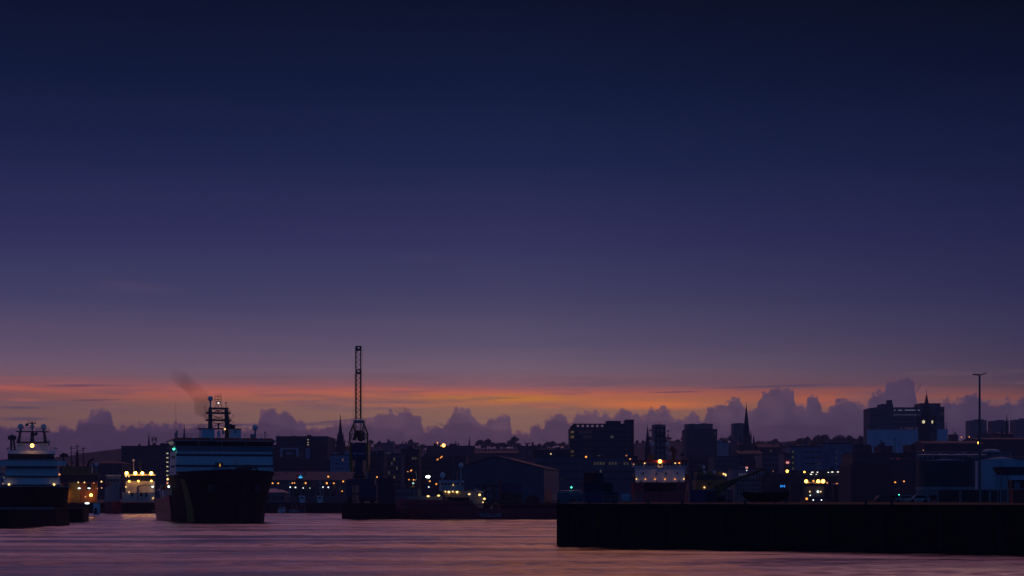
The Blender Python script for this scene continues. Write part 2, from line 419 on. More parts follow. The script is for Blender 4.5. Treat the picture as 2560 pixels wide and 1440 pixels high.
rr.inputs[1].default_value = .40; rr.inputs[2].default_value = .60; rr.inputs[3].default_value = .275; rr.inputs[4].default_value = .385
t.links.new(rr.outputs[0], b.inputs['Roughness'])
import numpy as np
rg = np.random.default_rng(5)
ys = 60*np.exp(np.arange(0, 920)*.0029025); ys = ys[ys < 872]
us = np.linspace(-.62, .62, 430)
Yg, Ug = np.meshgrid(ys, us, indexing='ij'); Xg = Ug*Yg
Hg = np.zeros_like(Xg)
def field(n, l0, l1, slope, fade=0):
    h = np.zeros_like(Xg)
    for k in range(n):
        lam = l0*(l1/l0)**rg.random(); th = rg.normal(math.pi/2, .75); ph = rg.random()*6.283
        kk = 2*math.pi/lam; a = slope/kk*math.sqrt(2/n)
        if fade: a = a*np.clip((fade*lam-Yg)/(fade*lam*.5), 0, 1)
        h += a*np.sin(kk*(math.cos(th)*Xg+math.sin(th)*Yg)+ph)
    return h
gust = np.zeros_like(Xg)
for k in range(9):
    lam = 40*(5)**rg.random(); th = rg.normal(math.pi/2, .5)
    gust += np.sin(2*math.pi/lam*(math.cos(th)*Xg*.45+math.sin(th)*Yg)+rg.random()*6.283)
gust = np.clip(.9+.14*gust, .4, 1.3)
Hg = gust*(field(16, 2.2, 5, .075, 170)+field(22, 5, 14, .042))+field(8, 18, 45, .005)
n0, n1_ = Xg.shape
vsw = np.stack([Xg.ravel(), Yg.ravel(), Hg.ravel()], 1)
ii = np.arange(n0*n1_).reshape(n0, n1_)
fw = np.stack([ii[:-1,:-1].ravel(), ii[:-1,1:].ravel(), ii[1:,1:].ravel(), ii[1:,:-1].ravel()], 1)
me = D.meshes.new('water'); me.from_pydata(vsw.tolist(), [], fw.tolist()); me.update(); me.materials.append(wm)
me.polygons.foreach_set('use_smooth', [True]*len(me.polygons))
wo_ = D.objects.new('water', me); COL.objects.link(wo_); kind(wo_, 'structure')

def quay(label, poly, zt, extra=None):
    c = poly[0]; th = thing('quay', label, 'quay', (c[0], c[1], 0))
    MB().slab(poly, -1.0, zt-.35).build('wall', QUAY, th)
    cx = sum(p[0] for p in poly)/len(poly); cy = sum(p[1] for p in poly)/len(poly)
    grow = [(x+(.12 if x > cx else -.12), y+(.12 if y > cy else -.12)) for x, y in poly]
    MB().slab(grow, zt-.35, zt).build('coping', mat('quay_coping', (.010,.010,.011), .8, spec=.08, nz=.5, ns=.8), th)
    return th
nq = quay('long near black stone quay filling the right half of the waterside', [(6.2,265),(60.3,225),(110,188),(420,188),(420,866),(152,866),(100,424),(14,424)], 5.8)
def qy(x): return 265-(x-6.2)*40/54.1
for px in (1437, 1487):
    x = Xp(px, 262); y = qy(x)
    m = MB()
    for dxx in (-.25, .25): m.bar((x+dxx, y-.16, .6), (x+dxx, y-.16, 5.1), .05)
    for k in range(15): m.bar((x-.25, y-.16, .8+k*.3), (x+.25, y-.16, .8+k*.3), .03)
    m.build('ladder', STEEL, nq)
for k in range(9):
    x = 9+k*6.1; y = qy(x)
    MB().box(x-.2, x+.2, y-.42, y-.16, .5, 4.9).build('fender', mat('fender_timber', (.02,.016,.013), .9), nq)
pq = quay('dark stone pier under the tall crane and red ship', [(-55.4,622),(26,622),(26,866),(-55.4,866)], 5.07)
for k in range(7):
    x = -53+k*11
    MB().box(x-.25, x+.25, 621.3, 621.85, .4, 4.2).build('fender', RUBBER, pq)
lq = quay('nearest low black quay with pale capping at the left edge', [(-330,350),(-112,424),(-108.6,455),(-110,475),(-340,475)], 4.15)
l2 = quay('second low black quay behind the pale capped one at left', [(-330,520),(-118.2,526),(-124,560),(-330,590)], 3.9)
fq = quay('far dark harbour wall behind the small moored boats', [(-420,862),(-52,862),(-52,870),(-420,870)], 4.75)
# pale concrete kerb blocks on the nearest left quay
for k in range(9):
    x0 = Xp(143, 424)-1.0-k*4.2; y0 = 424-k*1.43+.6
    tag(MB().hexa([(x0-3.9,y0-1.33,4.152),(x0,y0,4.152),(x0,y0+.9,4.152),(x0-3.9,y0-.43,4.152),
                   (x0-3.9,y0-1.33,4.62),(x0,y0,4.62),(x0,y0+.9,4.62),(x0-3.9,y0-.43,4.62)]).build('kerb_block', CONC),
        'pale concrete kerb block in the row along the nearest left quay', 'kerb block', 'kerb blocks on the nearest left quay')

# ------------------------------------------------------------------ lamps
def lamp(px, py, Y, m, label, r=.3, base=None, pole=True, name='street_lamp', cat='street lamp', group=None):
    c = P(px, py, Y); zb = gz(Y, px) if base is None else base
    th = thing(name, label, cat, (c.x, c.y, zb if pole else c.z), group)
    if pole:
        q = MB(); q.bar((c.x+.9, Y+.6, zb-.3), (c.x+.9, Y+.6, c.z+.15), .09, 6, .06); q.bar((c.x+.9, Y+.6, c.z+.15), (c.x, Y, c.z+.25), .05)
        q.build('pole', STEEL, th)
        MB().box(c.x-.42, c.x+.42, Y-.2, Y+.3, c.z+.24, c.z+.36).build('lamp_hood', STEEL, th)
    else:
        MB().box(c.x-.3, c.x+.3, Y+.2, Y+.6, c.z-.25, c.z+.25).build('bracket', STEEL, th)
    MB().ball(c, r, 8).build('bulb', m, th, True)
    return th
def bulb(px, py, Y, m, r, parent, name='lamp', sx=1.0):
    c = P(px, py, Y); q = MB(None); q.ball((0,0,0), r, 8)
    q.v = [Vector((v.x*sx, v.y, v.z))+c for v in q.v]
    if MB.DEF: q.v = [MB.DEF @ v for v in q.v]
    return q.build(name, m, parent, True)

# ------------------------------------------------------------------ buildings
def building(label, a, b, top, Y, dep, m, win=None, lit=(), litm=None, roof='flat', name='office_block', cat='building', group=None, rm=None, gm=None, plinth=None, boxes=(), ridge=14):
    zb = gz(Y, (a+b)/2)-.6 if plinth is None else plinth
    xa, xb, zt = Xp(a,Y), Xp(b,Y), Zp(top,Y)
    th = thing(name, label, cat, ((xa+xb)/2, Y+dep/2, zb), group)
    MB().box(xa, xb, Y, Y+dep, zb, zt).build('wall', m, th)
    rm = rm or SLATE
    if roof == 'flat':
        MB().box(xa-.15, xb+.15, Y-.15, Y+dep+.15, zt, zt+.7).build('roof', rm, th)
    elif roof == 'gable':      # ridge runs left to right
        zr = zt+ridge*Y/F
        MB().add([(xa-.3,Y-.4,zt),(xb+.3,Y-.4,zt),(xb+.3,Y+dep+.4,zt),(xa-.3,Y+dep+.4,zt),(xa-.3,Y+dep/2,zr),(xb+.3,Y+dep/2,zr)],
                 [(0,1,5,4),(2,3,4,5),(0,4,3),(1,2,5),(0,3,2,1)]).build('roof', rm, th)
    elif roof == 'hip':
        zr = zt+ridge*Y/F; ins = min((xb-xa)*.35, dep/2)
        MB().add([(xa-.3,Y-.4,zt),(xb+.3,Y-.4,zt),(xb+.3,Y+dep+.4,zt),(xa-.3,Y+dep+.4,zt),(xa+ins,Y+dep/2,zr),(xb-ins,Y+dep/2,zr)],
                 [(0,1,5,4),(2,3,4,5),(0,4,3),(1,2,5),(0,3,2,1)]).build('roof', rm, th)
    for bx in boxes:
        MB().pb(bx[0], bx[1], bx[2], top, Y+dep*.3, dep*.3).build('plant_room', m, th)
    rs = random.Random(int(a*7+b*13+Y))
    if name != 'tower_block':
        hgt_ = {'flat': .7}.get(roof, ridge*.55*Y/F)
        for k in range(rs.choice((1, 2, 2, 3)) if b-a > 24 else 1):
            x = xa+(xb-xa)*rs.uniform(.12, .88); w = rs.uniform(.5, 1.6) if roof == 'flat' else .55; h = rs.uniform(.5, 1.1)*(2.0 if roof == 'flat' else 1.6)*(Y/1000)
            yy = Y+dep*rs.uniform(.3, .6)
            MB().box(x-w, x+w, yy, yy+1.2, zt-.5+(0 if roof == 'flat' else hgt_*.6), zt+hgt_+h).build('roof_vent' if roof == 'flat' else 'chimney', m, th)
        if rs.random() < .5:
            x = xa+(xb-xa)*rs.uniform(.2, .8); MB().bar((x, Y+dep*.45, zt-.5), (x, Y+dep*.45, zt+hgt_+rs.uniform(2.5, 5)*Y/1000), .07*Y/1000, 4).build('roof_aerial', STEEL, th)
    if win:
        rows, cols, l, r, t, u, wf, hf = win
        zr0, zr1 = Zp(u,Y), Zp(t,Y); xl, xr = Xp(l,Y), Xp(r,Y)
        cw, chh = (xr-xl)/cols, (zr1-zr0)/rows
        w, h = cw*wf/2, chh*hf/2
        def pane(mm):
            me = D.meshes.new('window')
            me.from_pydata([(-w,-.08,-h),(w,-.08,-h),(w,-.08,h),(-w,-.08,h),(-w,0,-h),(w,0,-h),(w,0,h),(-w,0,h)], [],
                           [(0,1,2,3),(0,4,5,1),(1,5,6,2),(2,6,7,3),(3,7,4,0)])
            me.materials.append(mm); return me
        base = pane(gm or GLASS); lm = {}
        for j in range(rows):
            for i in range(cols):
                me = base; k = (j, i)
                if k in lit:
                    mm = litm if not isinstance(lit, dict) else lit[k]
                    if mm not in lm: lm[mm] = pane(mm)
                    me = lm[mm]
                o = D.objects.new('window', me); COL.objects.link(o); o.parent = th
                o.location = Vector((xl+cw*(i+.5), Y, zr1-chh*(j+.5)))-WL[th.name]
    return th
def spire(label, px, tip, eave, half, Y, m=DGRAN, tower=None, pins=(), name='church', cat='church', base=None):
    zb = (gz(Y, px)-.5) if base is None else base; c = P(px, eave, Y); s = Y/F; hw = half*s
    th = thing(name, label, cat, (c.x, Y+hw, zb))
    MB().box(c.x-hw, c.x+hw, Y, Y+2*hw, zb, c.z).build('tower', m, th)
    zt = Zp(tip, Y); cy = Y+hw
    MB().lathe((c.x, cy, 0), [(hw*.98, c.z), (hw*.5, c.z+(zt-c.z)*.48), (.12, zt)], 8).build('spire', SLATE if m is DGRAN else m, th)
    f = MB(); f.bar((c.x, cy, zt-.3), (c.x, cy, zt+4*s), .1); f.bar((c.x-1.2*s, cy, zt+2.5*s), (c.x+1.2*s, cy, zt+2.5*s), .1); f.build('finial', STEEL, th)
    for (pp, pt, pe, ph) in pins:
        q = P(pp, pe, Y); w = ph*s
        MB().box(q.x-w, q.x+w, Y-.3+hw-w, Y+hw+w, zb, q.z).lathe((q.x, Y+hw, 0), [(w*1.2, q.z), (.1, Zp(pt, Y))], 6).build('pinnacle', m, th)
    for k in (-.45, .45):
        MB().box(c.x+k*hw-.16*hw, c.x+k*hw+.16*hw, Y-.12, Y-.002, c.z-hw*2.2, c.z-hw*.5).build('belfry_window', GLASS, th)
    return th

def rail(m, p, q, h=1.1, n=6, r=.04):
    p, q = Vector(p), Vector(q)
    for k in range(n+1):
        a = p.lerp(q, k/n); m.bar(a, a+Vector((0,0,h)), r, 4)
    for hh in (h, h*.55): m.bar(p+Vector((0,0,hh)), q+Vector((0,0,hh)), r, 4)
    return m
def radome(parent, px, py, Y, rpx, foot, m=None, sub=True):
    c = P(px, py, Y); r = rpx*Y/F
    d = MB().ball(c, r, 12, 1.08).build('radome', m or WHITE, parent, True)
    MB().lathe((c.x, c.y, 0), [(r*.42, Zp(foot, Y)), (r*.34, c.z-r*.9), (r*.62, c.z-r*.72)], 10).build('radome_post', GREYP, d)

# ------------------------------------------------------------------ main ship: blue hull, white house, coming out towards us
YAW = math.radians(17); OX, OY = (592-CX)/F*526, 526.0
e1 = Vector((math.cos(YAW), math.sin(YAW), 0)); e2 = Vector((-math.sin(YAW), math.cos(YAW), 0))
XF = Matrix(((e1.x, e2.x, 0, OX), (e1.y, e2.y, 0, OY), (0, 0, 1, 0), (0, 0, 0, 1)))
L = lambda px: (px-560)*.1197
Z = lambda py: 6.5+(YH-py)*.1145
B_ = lambda: MB(XF)
ms = thing('supply_ship', 'big black hulled supply ship with white banded deckhouse heading towards us', 'ship', (OX, OY, 0))
def hullsec(y, hd, hw, top, kz=-1.5):
    fl = lambda t: hw+(hd-hw)*t**1.6
    zs = [0, top*.3, top*.6, top*.85, top]; ts = [0, .3, .6, .85, 1]
    Lf = [(-fl(t), y+(1-t)*0, z) for t, z in zip(ts, zs)]
    return [p for p in reversed(Lf)]+[(-hw*.8, y, kz), (hw*.8, y, kz)]+[(fl(t), y, z) for t, z in zip(ts, zs)]
BOWT = Z(1180)
bow = [(-3, .9, .05, BOWT+.5), (0, 3.4, .3, BOWT+.35), (3, 6.6, 1.4, BOWT+.25), (7, 9.8, 4.2, BOWT+.15), (12, 12.2, 7.8, BOWT), (18, 13.6, 10.6, BOWT), (26, 14.0, 11.4, BOWT), (34, 14.0, 12.2, BOWT), (40, 14.0, 12.8, BOWT-1)]
B_().loft([hullsec(*a) for a in bow]).build('bow_hull', BLACKH, ms, True)
aft = [(40, 13.9, 13.1, 7.6), (60, 13.9, 13.2, 6.8), (82, 13.6, 12.6, 6.6)]
B_().loft([hullsec(*a) for a in aft]).build('aft_hull', REDH, ms)
q = B_(); q.box(-14.06, -13.9, 41, 82, 2.6, 2.9); q.build('rubbing_strake', ORANGE, ms)
for (ya, yb) in ((15.5, 19.0),):
    lo = hullsec(ya, 13.0, 9.3, BOWT); hi = hullsec(yb, 13.65, 10.8, BOWT)
    n = len(lo); vs = []
    for a, b in zip(lo[1:5], hi[1:5]):
        vs += [(a[0]-.22, a[1]-.12, a[2]), (b[0]-.22, b[1]-.12, b[2])]
    B_().add(vs, [(2*i, 2*i+1, 2*i+3, 2*i+2) for i in range(3)]).build('yellow_stripe', mat('stripe_orange', (.62,.24,.02), .5), ms)
q = B_(); q.box(-13.95, 13.95, 12, 40, BOWT-.9, BOWT-.75); q.build('fore_deck', STEEL, ms)
# deckhouse
FY = 22.0
def house(z0, z1, hw0, hw1, y0, y1, m, name='house_tier', fy=0.0):
    return B_().hexa([(-hw0,y0,z0),(hw0,y0,z0),(hw0,y1,z0),(-hw0,y1,z0),(-hw1,y0+fy,z1),(hw1,y0+fy,z1),(hw1,y1,z1),(-hw1,y1,z1)]).build(name, m, ms)
house(BOWT-.8, Z(1128), 14.0, 13.7, FY, FY+15, WHITE, 'deckhouse')
for (a, b) in ((1135, 1140.5), (1162.5, 1167.5)):
    hw = 13.85
    st_ = house(Z(b), Z(a), hw+.12, hw+.12, FY-.12, FY+.3, NAVY, 'window_band')
    for k in range(8):
        x = -11.5+k*3.2
        B_().box(x, x+1.3, FY-.2, FY-.1, Z(b)+.12, Z(a)-.12).build('window', GLASS, st_)
house(Z(1128), Z(1115), 13.7, 14.4, FY-.4, FY+14, mat('painted_shade_grey', (.2,.21,.23), .5), 'bridge_skirt')  # darker grey paints in the shade under the bridge overhang
# bridge with outward leaning windows and wings
br = B_().hexa([(-13.9,FY-.4,Z(1115)),(13.4,FY-.4,Z(1115)),(13.4,FY+11,Z(1115)),(-13.9,FY+11,Z(1115)),
           (-14.9,FY-1.6,Z(1103)),(14.2,FY-1.6,Z(1103)),(14.2,FY+11.5,Z(1103)),(-14.9,FY+11.5,Z(1103))]).build('bridge', GLASS, ms)
for k in range(22):
    x0 = -13.9+k*27.3/21; x1 = -14.9+k*29.1/21; w = .28 if k % 5 == 0 else .09
    B_().bar((x0, FY-.5, Z(1115)), (x1, FY-1.7, Z(1103)), w*.6, 4).build('mullion', GREYP if k % 5 == 0 else STEEL, br)
B_().hexa([(-15.3,FY-2.2,Z(1103)),(14.6,FY-2.2,Z(1103)),(14.6,FY+12,Z(1103)),(-15.3,FY+12,Z(1103)),
           (-13.9,FY-.6,Z(1095)),(13.4,FY-.6,Z(1095)),(13.4,FY+11,Z(1095)),(-13.9,FY+11,Z(1095))]).build('bridge_roof', mat('roof_red', (.2,.02,.025), .5), ms)
B_().box(-15.35, 14.65, FY-2.3, FY+12.05, Z(1103)-.12, Z(1103)+.14).build('roof_edge', GREYP, ms)
for (x, y) in ((-4, 0), (4.4, 0), (-9.2, 0), (9.6, 0)):
    B_().box(x-.35, x+.35, FY-2.05, FY-1.2, Z(1101), Z(1095.5)).build('roof_gutter', GREYP, ms)
for (a, b, nm) in ((511, 541, 'funnel_casing'), (577, 605, 'funnel_casing')):
    fc = B_().box(L(a), L(b), FY+5, FY+11, Z(1095), Z(1070)).build(nm, WHITE, ms)
    if a > 550: B_().box(L(588), L(592), FY+4.9, FY+5.05, Z(1080), Z(1076)).build('casing_port', GLASS, fc)
pl = B_().box(L(505), L(607), FY+4.5, FY+11.5, Z(1070.5), Z(1069)).build('mast_platform', STEEL, ms)
q = B_(); rail(q, (L(507), FY+4.6, Z(1069)), (L(532), FY+4.6, Z(1069)), 1.1, 5); q2 = B_(); rail(q2, (L(588), FY+4.6, Z(1069)), (L(606), FY+4.6, Z(1069)), 1.1, 4); q2.build('platform_railing', GREYP, ms)
rail(q, (L(507), FY+4.6, Z(1069)), (L(507), FY+11, Z(1069)), 1.1, 4); q.build('platform_railing', GREYP, ms)
mw = MAST = mat('mast_paint', (.09,.08,.08), .6)
q = B_(); q.bar((L(534.5), FY+8, Z(1095)), (L(534.5), FY+8, Z(1017)), .8, 8, .5)
q.bar((L(578), FY+8, Z(1095)), (L(573), FY+8, Z(1017)), 1.0, 8, .5)
for k in range(3):
    q.bar((L(535), FY+8, Z(1066-k*18)), (L(575), FY+8, Z(1050-k*16)), .10, 4); q.bar((L(575), FY+8, Z(1066-k*18)), (L(535), FY+8, Z(1050-k*16)), .10, 4)
for py, a, b in ((1018, 531, 577), (1030, 524, 583), (1048, 524, 584)):
    q.box(L(a), L(b), FY+7.4, FY+8.6, Z(py)-.26, Z(py)+.26)
q.bar((L(573), FY+8, Z(1018)), (L(572.5), FY+8, Z(1003)), .1); q.ball((L(572.5), FY+8, Z(1003.5)), .22, 6)
mst = q.build('mast', mw, ms)
q = B_()
for py, a, b in ((1030, 524, 534), (1030, 573, 583), (1048, 524, 534), (1048, 575, 584), (1030, 540, 568), (1048, 540, 570)):
    rail(q, (L(a), FY+7.4, Z(py)), (L(b), FY+7.4, Z(py)), .9, 4, .035)
for (a, b, t) in ((524, 521, 1016), (583, 578, 1017), (524, 521, 1037), (584, 590, 1036)):
    py = 1030 if t < 1030 else 1048
    q.bar((L(a), FY+7.6, Z(py)), (L(b), FY+7.6, Z(t)), .05, 4); q.ball((L(b), FY+7.6, Z(t)), .16, 6)
q.build('mast_railing', mw, mst)
q = B_(); q.box(L(545), L(562), FY+7.8, FY+8.2, Z(1029), Z(1028)); q.bar((L(553.5), FY+8, Z(1028)), (L(553.5), FY+8, Z(1024)), .15); q.box(L(549), L(558), FY+7.7, FY+8.3, Z(1024.6), Z(1023)); q.build('radar', mw, mst)
q = B_(); q.box(L(543), L(565), FY+7.8, FY+8.1, Z(1056.5), Z(1055)); q.bar((L(554), FY+8, Z(1069)), (L(554), FY+8, Z(1056)), .25); q.build('radar', mw, mst)
q = B_(); wl = .09
for a, b in ((547, 550), (553.5, 553.5), (564, 558)): q.bar((L(a), FY+8, Z(1018)), (L(b), FY+8, Z(1000)), .12, 4)
for a in (545.5, 553.5, 561): q.bar((L(a), FY+8, Z(1000)), (L(a), FY+8, Z(987)), .08, 4)
for py in (1000, 995, 987): q.bar((L(545), FY+8, Z(py)), (L(561.5), FY+8, Z(py)), .1, 4)
for a, t in ((548, 981), (552, 984), (556, 981), (560, 979)): q.bar((L(a), FY+8, Z(987)), (L(a), FY+8, Z(t)), .05, 4)
q.build('aerial_frame', mw, mst)
for px, py, r, foot in ((535, 993.5, 6.4, 1018), (643.5, 1065.5, 7.2, 1095)):
    c = XF @ Vector((L(px), FY+8, Z(py))); rr = r*.118
    d = MB().ball(c, rr, 12, 1.05).build('radome', WHITE, ms, True)
    MB().lathe((c.x, c.y, 0), [(rr*.34, Z(foot)), (rr*.28, c.z-rr*1.25), (rr*.55, c.z-rr*.8)], 10).build('radome_post', GREYP, d)
q = B_()
for k in range(5): q.bar((L(580+k*3.2), FY+9, Z(1069)), (L(579+k*3.4), FY+9, Z(1055+(k % 2)*2.2+k)), .42, 8)
q.build('exhaust_pipe', mat('soot', (.012,.011,.011), .9), ms)
for a, b in ((452, 504), (609, 668)):
    rail(B_(), (L(a), FY, Z(1095)), (L(b), FY, Z(1095)), 1.15, 9, .035).build('roof_railing', GREYP, ms)
for a, t in ((474, 1079), (499, 1079), (612, 1080), (617, 1078), (634, 1080), (665, 1079), (650.5, 1080)): B_().bar((L(a), FY+3, Z(1095)), (L(a), FY+3, Z(t)), .05, 4).build('whip_aerial', GREYP, ms)
B_().bar((L(448), FY+4, Z(1095)), (L(447.5), FY+4, Z(1003)), .07, 4, .03).build('whip_aerial', GREYP, ms)
B_().box(L(625), L(633), FY+2, FY+3, Z(1095), Z(1084)).build('roof_locker', GREYP, ms)
B_().box(L(444), L(450), FY+2, FY+3.5, Z(1095), Z(1082)).bar((L(449), FY+3, Z(1082)), (L(449.5), FY+3, Z(1079)), .1).ball((L(449.5), FY+3, Z(1079)), .28, 6).build('searchlight', GREYP, ms)
B_().bar((L(660.5), FY+3, Z(1095)), (L(660.5), FY+3, Z(1079.5)), .1).ball((L(660.5), FY+3, Z(1079.5)), .28, 6).build('searchlight', GREYP, ms)
q = B_(); q.prism([(L(547), Z(1095)), (L(547), Z(1080)), (L(549), Z(1075)), (L(552), Z(1075)), (L(554), Z(1080)), (L(554), Z(1095)), (L(551.7), Z(1095)), (L(551.7), Z(1088)), (L(549.3), Z(1088)), (L(549.3), Z(1095))], FY+4, FY+5)
q.build('mast_door_arch', WHITE, ms)
B_().box(L(559), L(563), FY+4, FY+5, Z(1084), Z(1074)).build('mast_locker', GREYP, ms)
# foredeck: whaleback, winch house with lit window, deck crane
q = B_(); q.hexa([(L(508),10,BOWT-.7),(L(577),10,BOWT-.7),(L(577),17,BOWT-.7),(L(508),17,BOWT-.7),(L(528),11.5,Z(1170)),(L(557),11.5,Z(1170)),(L(557),16,Z(1170)),(L(528),16,Z(1170))]); q.build('whaleback', GREYP, ms)
wh = B_().box(L(529), L(544.5), 13, 16, Z(1170), Z(1157.5)).build('winch_house', STEEL, ms)
B_().box(L(535.5), L(538.5), 12.85, 13, Z(1168), Z(1161)).build('window', glow('orange_window', (1,.5,.06), .45, False), wh)
dc = B_(); dc.box(L(594), L(612), 13, 15, BOWT-.7, Z(1163)); dc.bar((L(585), 14, Z(1172)), (L(612), 14, Z(1170)), .5, 6); dc.box(L(583), L(625), 13.5, 14.5, Z(1173.5), Z(1171))
for k in range(7):
    t_ = math.pi*k/6; t2 = math.pi*(k+1)/6
    if k < 6: dc.bar((L(618)+1.0*math.cos(t_), 14, Z(1176)+1.0*math.sin(t_)), (L(618)+1.0*math.cos(t2), 14, Z(1176)+1.0*math.sin(t2)), .25, 6)
dc.bar((L(579.5), 14, BOWT-.7), (L(579.5), 14, Z(1170)), .3, 6); dc.bar((L(627), 14, BOWT-.7), (L(627), 14, Z(1176)), .25, 6)
dc.build('windlass', STEEL, ms)
for sg in (-1, 1):
    B_().box(sg*6.4-.7, sg*6.4+.7, 4.2, 5.6, 8.6, 10.4).build('anchor_pocket', STEEL, ms)
    rail(B_(), (sg*9.4, 8.2, BOWT+.1), (sg*13.8, 20.5, BOWT), 1.0, 8, .035).build('bow_railing', GREYP, ms)
B_().bar((L(553.5), FY+8, Z(1018)), (1.0, 3.0, BOWT+.4), .035, 3).build('forestay', STEEL, ms)
for px in (534.5, 573): B_().bar((L(px), FY+8, Z(1030)), (L(px)+(-6 if px < 550 else 6), FY+9, Z(1095)), .03, 3).build('shroud', STEEL, ms)
B_().bar((0, 1.2, BOWT+.3), (0, 1.2, BOWT+3.2), .07, 5).build('jackstaff', STEEL, ms)
# starboard side fittings
for (j, zz) in ((0, 1139), (0, 1163)):
    for k in range(2):
        B_().box(-14.02-.1, -13.85, FY+3+k*4.5, FY+5.2+k*4.5, Z(zz+6), Z(zz)).build('side_window', GLASS, ms)
lb = B_().loft([[(-15.2-1.1*w_, FY+18+y_, Z(1222)+.2+(1-w_)*.8), (-15.2, FY+18+y_, Z(1222)-.4*w_), (-15.2+1.1*w_, FY+18+y_, Z(1222)+.2+(1-w_)*.8), (-15.2+.8*w_, FY+18+y_, Z(1222)+1.1), (-15.2-.8*w_, FY+18+y_, Z(1222)+1.1), (-15.2-1.1*w_, FY+18+y_, Z(1222)+.2+(1-w_)*.8)] for y_, w_ in ((-4, .12), (-3, .7), (0, 1), (3, .8), (4, .15))])
lb.build('rescue_boat', ORANGE, ms)
for yy in (15.3, 21): B_().bar((-14, FY+yy, Z(1222)), (-15.4, FY+yy, Z(1212)), .18).build('davit', GREYP, ms)
B_().box(-13.6, 13.2, FY+15, FY+26, 7.5, Z(1196)).build('aft_house', GREYP, ms)
for k, (y, w, h, mm) in enumerate(((52, 4, 2.6, WHITE), (58, 3.4, 3.4, GREYP), (64, 3, 3.8, WHITE), (70, 4.5, 2.6, GREYP))):
    B_().box(-12.6, -12.6+w, y, y+3.5, 6.6, 6.9+h).build('deck_locker', mm, ms)
def sbulb(px, py, yl, m, r, sx=1.0):
    c = XF @ Vector((L(px), yl, Z(py))); g = MB().ball((0,0,0), r, 8); g.v = [Vector((v.x*sx, v.y, v.z))+c for v in g.v]; g.build('lamp', m, ms, True)
sbulb(553.5, 1004.5, FY+7.3, COOL, .2); sbulb(565, 1071.5, FY+4, WARM, .26)
c = XF @ Vector((-14.4, FY+1, Z(1123.5))); MB().ball(c, .28, 8).build('navigation_lamp', GREENL, ms, True)
for (yy, py, m, r) in ((FY+15.5, 1197, WARM, .32), (FY+16, 1207, DIM, .3), (FY+13, 1216, COOL, .34)):
    c = XF @ Vector((-14.4, yy, Z(py))); MB().ball(c, r, 8).build('lamp', m, ms, True)

# ------------------------------------------------------------------ smoke from the funnel of the main ship
sm = D.materials.new('funnel_smoke'); sm.use_nodes = True; t = sm.node_tree; t.nodes.clear()
pv = t.nodes.new('ShaderNodeVolumePrincipled'); mo = t.nodes.new('ShaderNodeOutputMaterial'); t.links.new(pv.outputs[0], mo.inputs['Volume'])
pv.inputs['Color'].default_value = (.10,.07,.07,1); pv.inputs['Anisotropy'].default_value = .2
tq = t.nodes.new('ShaderNodeTexCoord'); no_ = t.nodes.new('ShaderNodeTexNoise'); no_.inputs['Scale'].default_value = .16; no_.inputs['Detail'].default_value = 3
t.links.new(tq.outputs['Object'], no_.inputs['Vector'])
mr = t.nodes.new('ShaderNodeMapRange'); t.links.new(no_.outputs[0], mr.inputs[0])
mr.inputs[1].default_value = .30; mr.inputs[2].default_value = .80; mr.inputs[3].default_value = .03; mr.inputs[4].default_value = .24
sz_ = t.nodes.new('ShaderNodeSeparateXYZ'); t.links.new(tq.outputs['Object'], sz_.inputs[0])
fd = t.nodes.new('ShaderNodeMapRange'); t.links.new(sz_.outputs[2], fd.inputs[0])
fd.inputs[1].default_value = 1.0; fd.inputs[2].default_value = 17.5; fd.inputs[3].default_value = 1.0; fd.inputs[4].default_value = .12
mu = t.nodes.new('ShaderNodeMath'); mu.operation = 'MULTIPLY'; t.links.new(mr.outputs[0], mu.inputs[0]); t.links.new(fd.outputs[0], mu.inputs[1])
t.links.new(mu.outputs[0], pv.inputs['Density'])
q = MB(); SY = 566
for (px, py, r) in ((511, 1050, 6), (503, 1030, 9), (509, 1010, 10), (500, 985, 11), (483, 968, 12), (462, 957, 13), (446, 940, 15), (432, 918, 16)):
    pass
pts = [(586, 1057, 3), (566, 1052, 5), (543, 1046, 6), (522, 1042, 8), (508, 1032, 11), (505, 1016, 12), (506, 1002, 12), (498, 986, 12), (482, 971, 13), (464, 958, 14), (448, 940, 13), (438, 922, 8), (432, 908, 2)]
n = 12; vs = []
for px, py, r in pts:
    c = P(px, py, SY); s_ = SY/F*r*1.8
    for i in range(n):
        a = 2*math.pi*i/n; vs.append((c.x+math.cos(a)*s_, SY+math.sin(a)*s_, c.z+.25*math.cos(a)*s_))
fs = [(j*n+i, j*n+(i+1) % n, (j+1)*n+(i+1) % n, (j+1)*n+i) for j in range(len(pts)-1) for i in range(n)]+[tuple(range(n))[::-1], tuple(range((len(pts)-1)*n, len(pts)*n))]
kind(q.add(vs, fs).build('smoke', sm), 'stuff')

# ------------------------------------------------------------------ white ship at the left edge
Y = 500.0
a_ = thing('supply_ship', 'white fronted ship with three radomes behind the left black quay', 'ship', (Xp(79,Y), Y, 0))
hz_ = Zp(1218, Y); cx = Xp(79, Y); turn(79, Y, 13.0)
secs = []
for (y, hd, hw) in ((-14, .5, .1), (-10, 3.5, .8), (-5, 6.6, 3.5), (2, 9, 6.8), (10, 9.6, 8.4), (30, 9.6, 8.8)):
    secs.append([(cx-hd, Y+y, hz_), (cx-hw-(hd-hw)*.4, Y+y, hz_*.55), (cx-hw, Y+y, 0), (cx-hw*.8, Y+y, -1.5), (cx+hw*.8, Y+y, -1.5), (cx+hw, Y+y, 0), (cx+hw+(hd-hw)*.4, Y+y, hz_*.55), (cx+hd, Y+y, hz_)])
MB().loft(secs).build('hull', BLACKH, a_, True)
MB().box(cx-9.5, cx+9.5, Y+1.6, Y+29, hz_, hz_+.25).build('bulwark', GREYP, a_)
MB().trap(8, 149, 1214, 16, 141, 1165, Y+4, 16, .8).build('deckhouse', WHITE, a_)
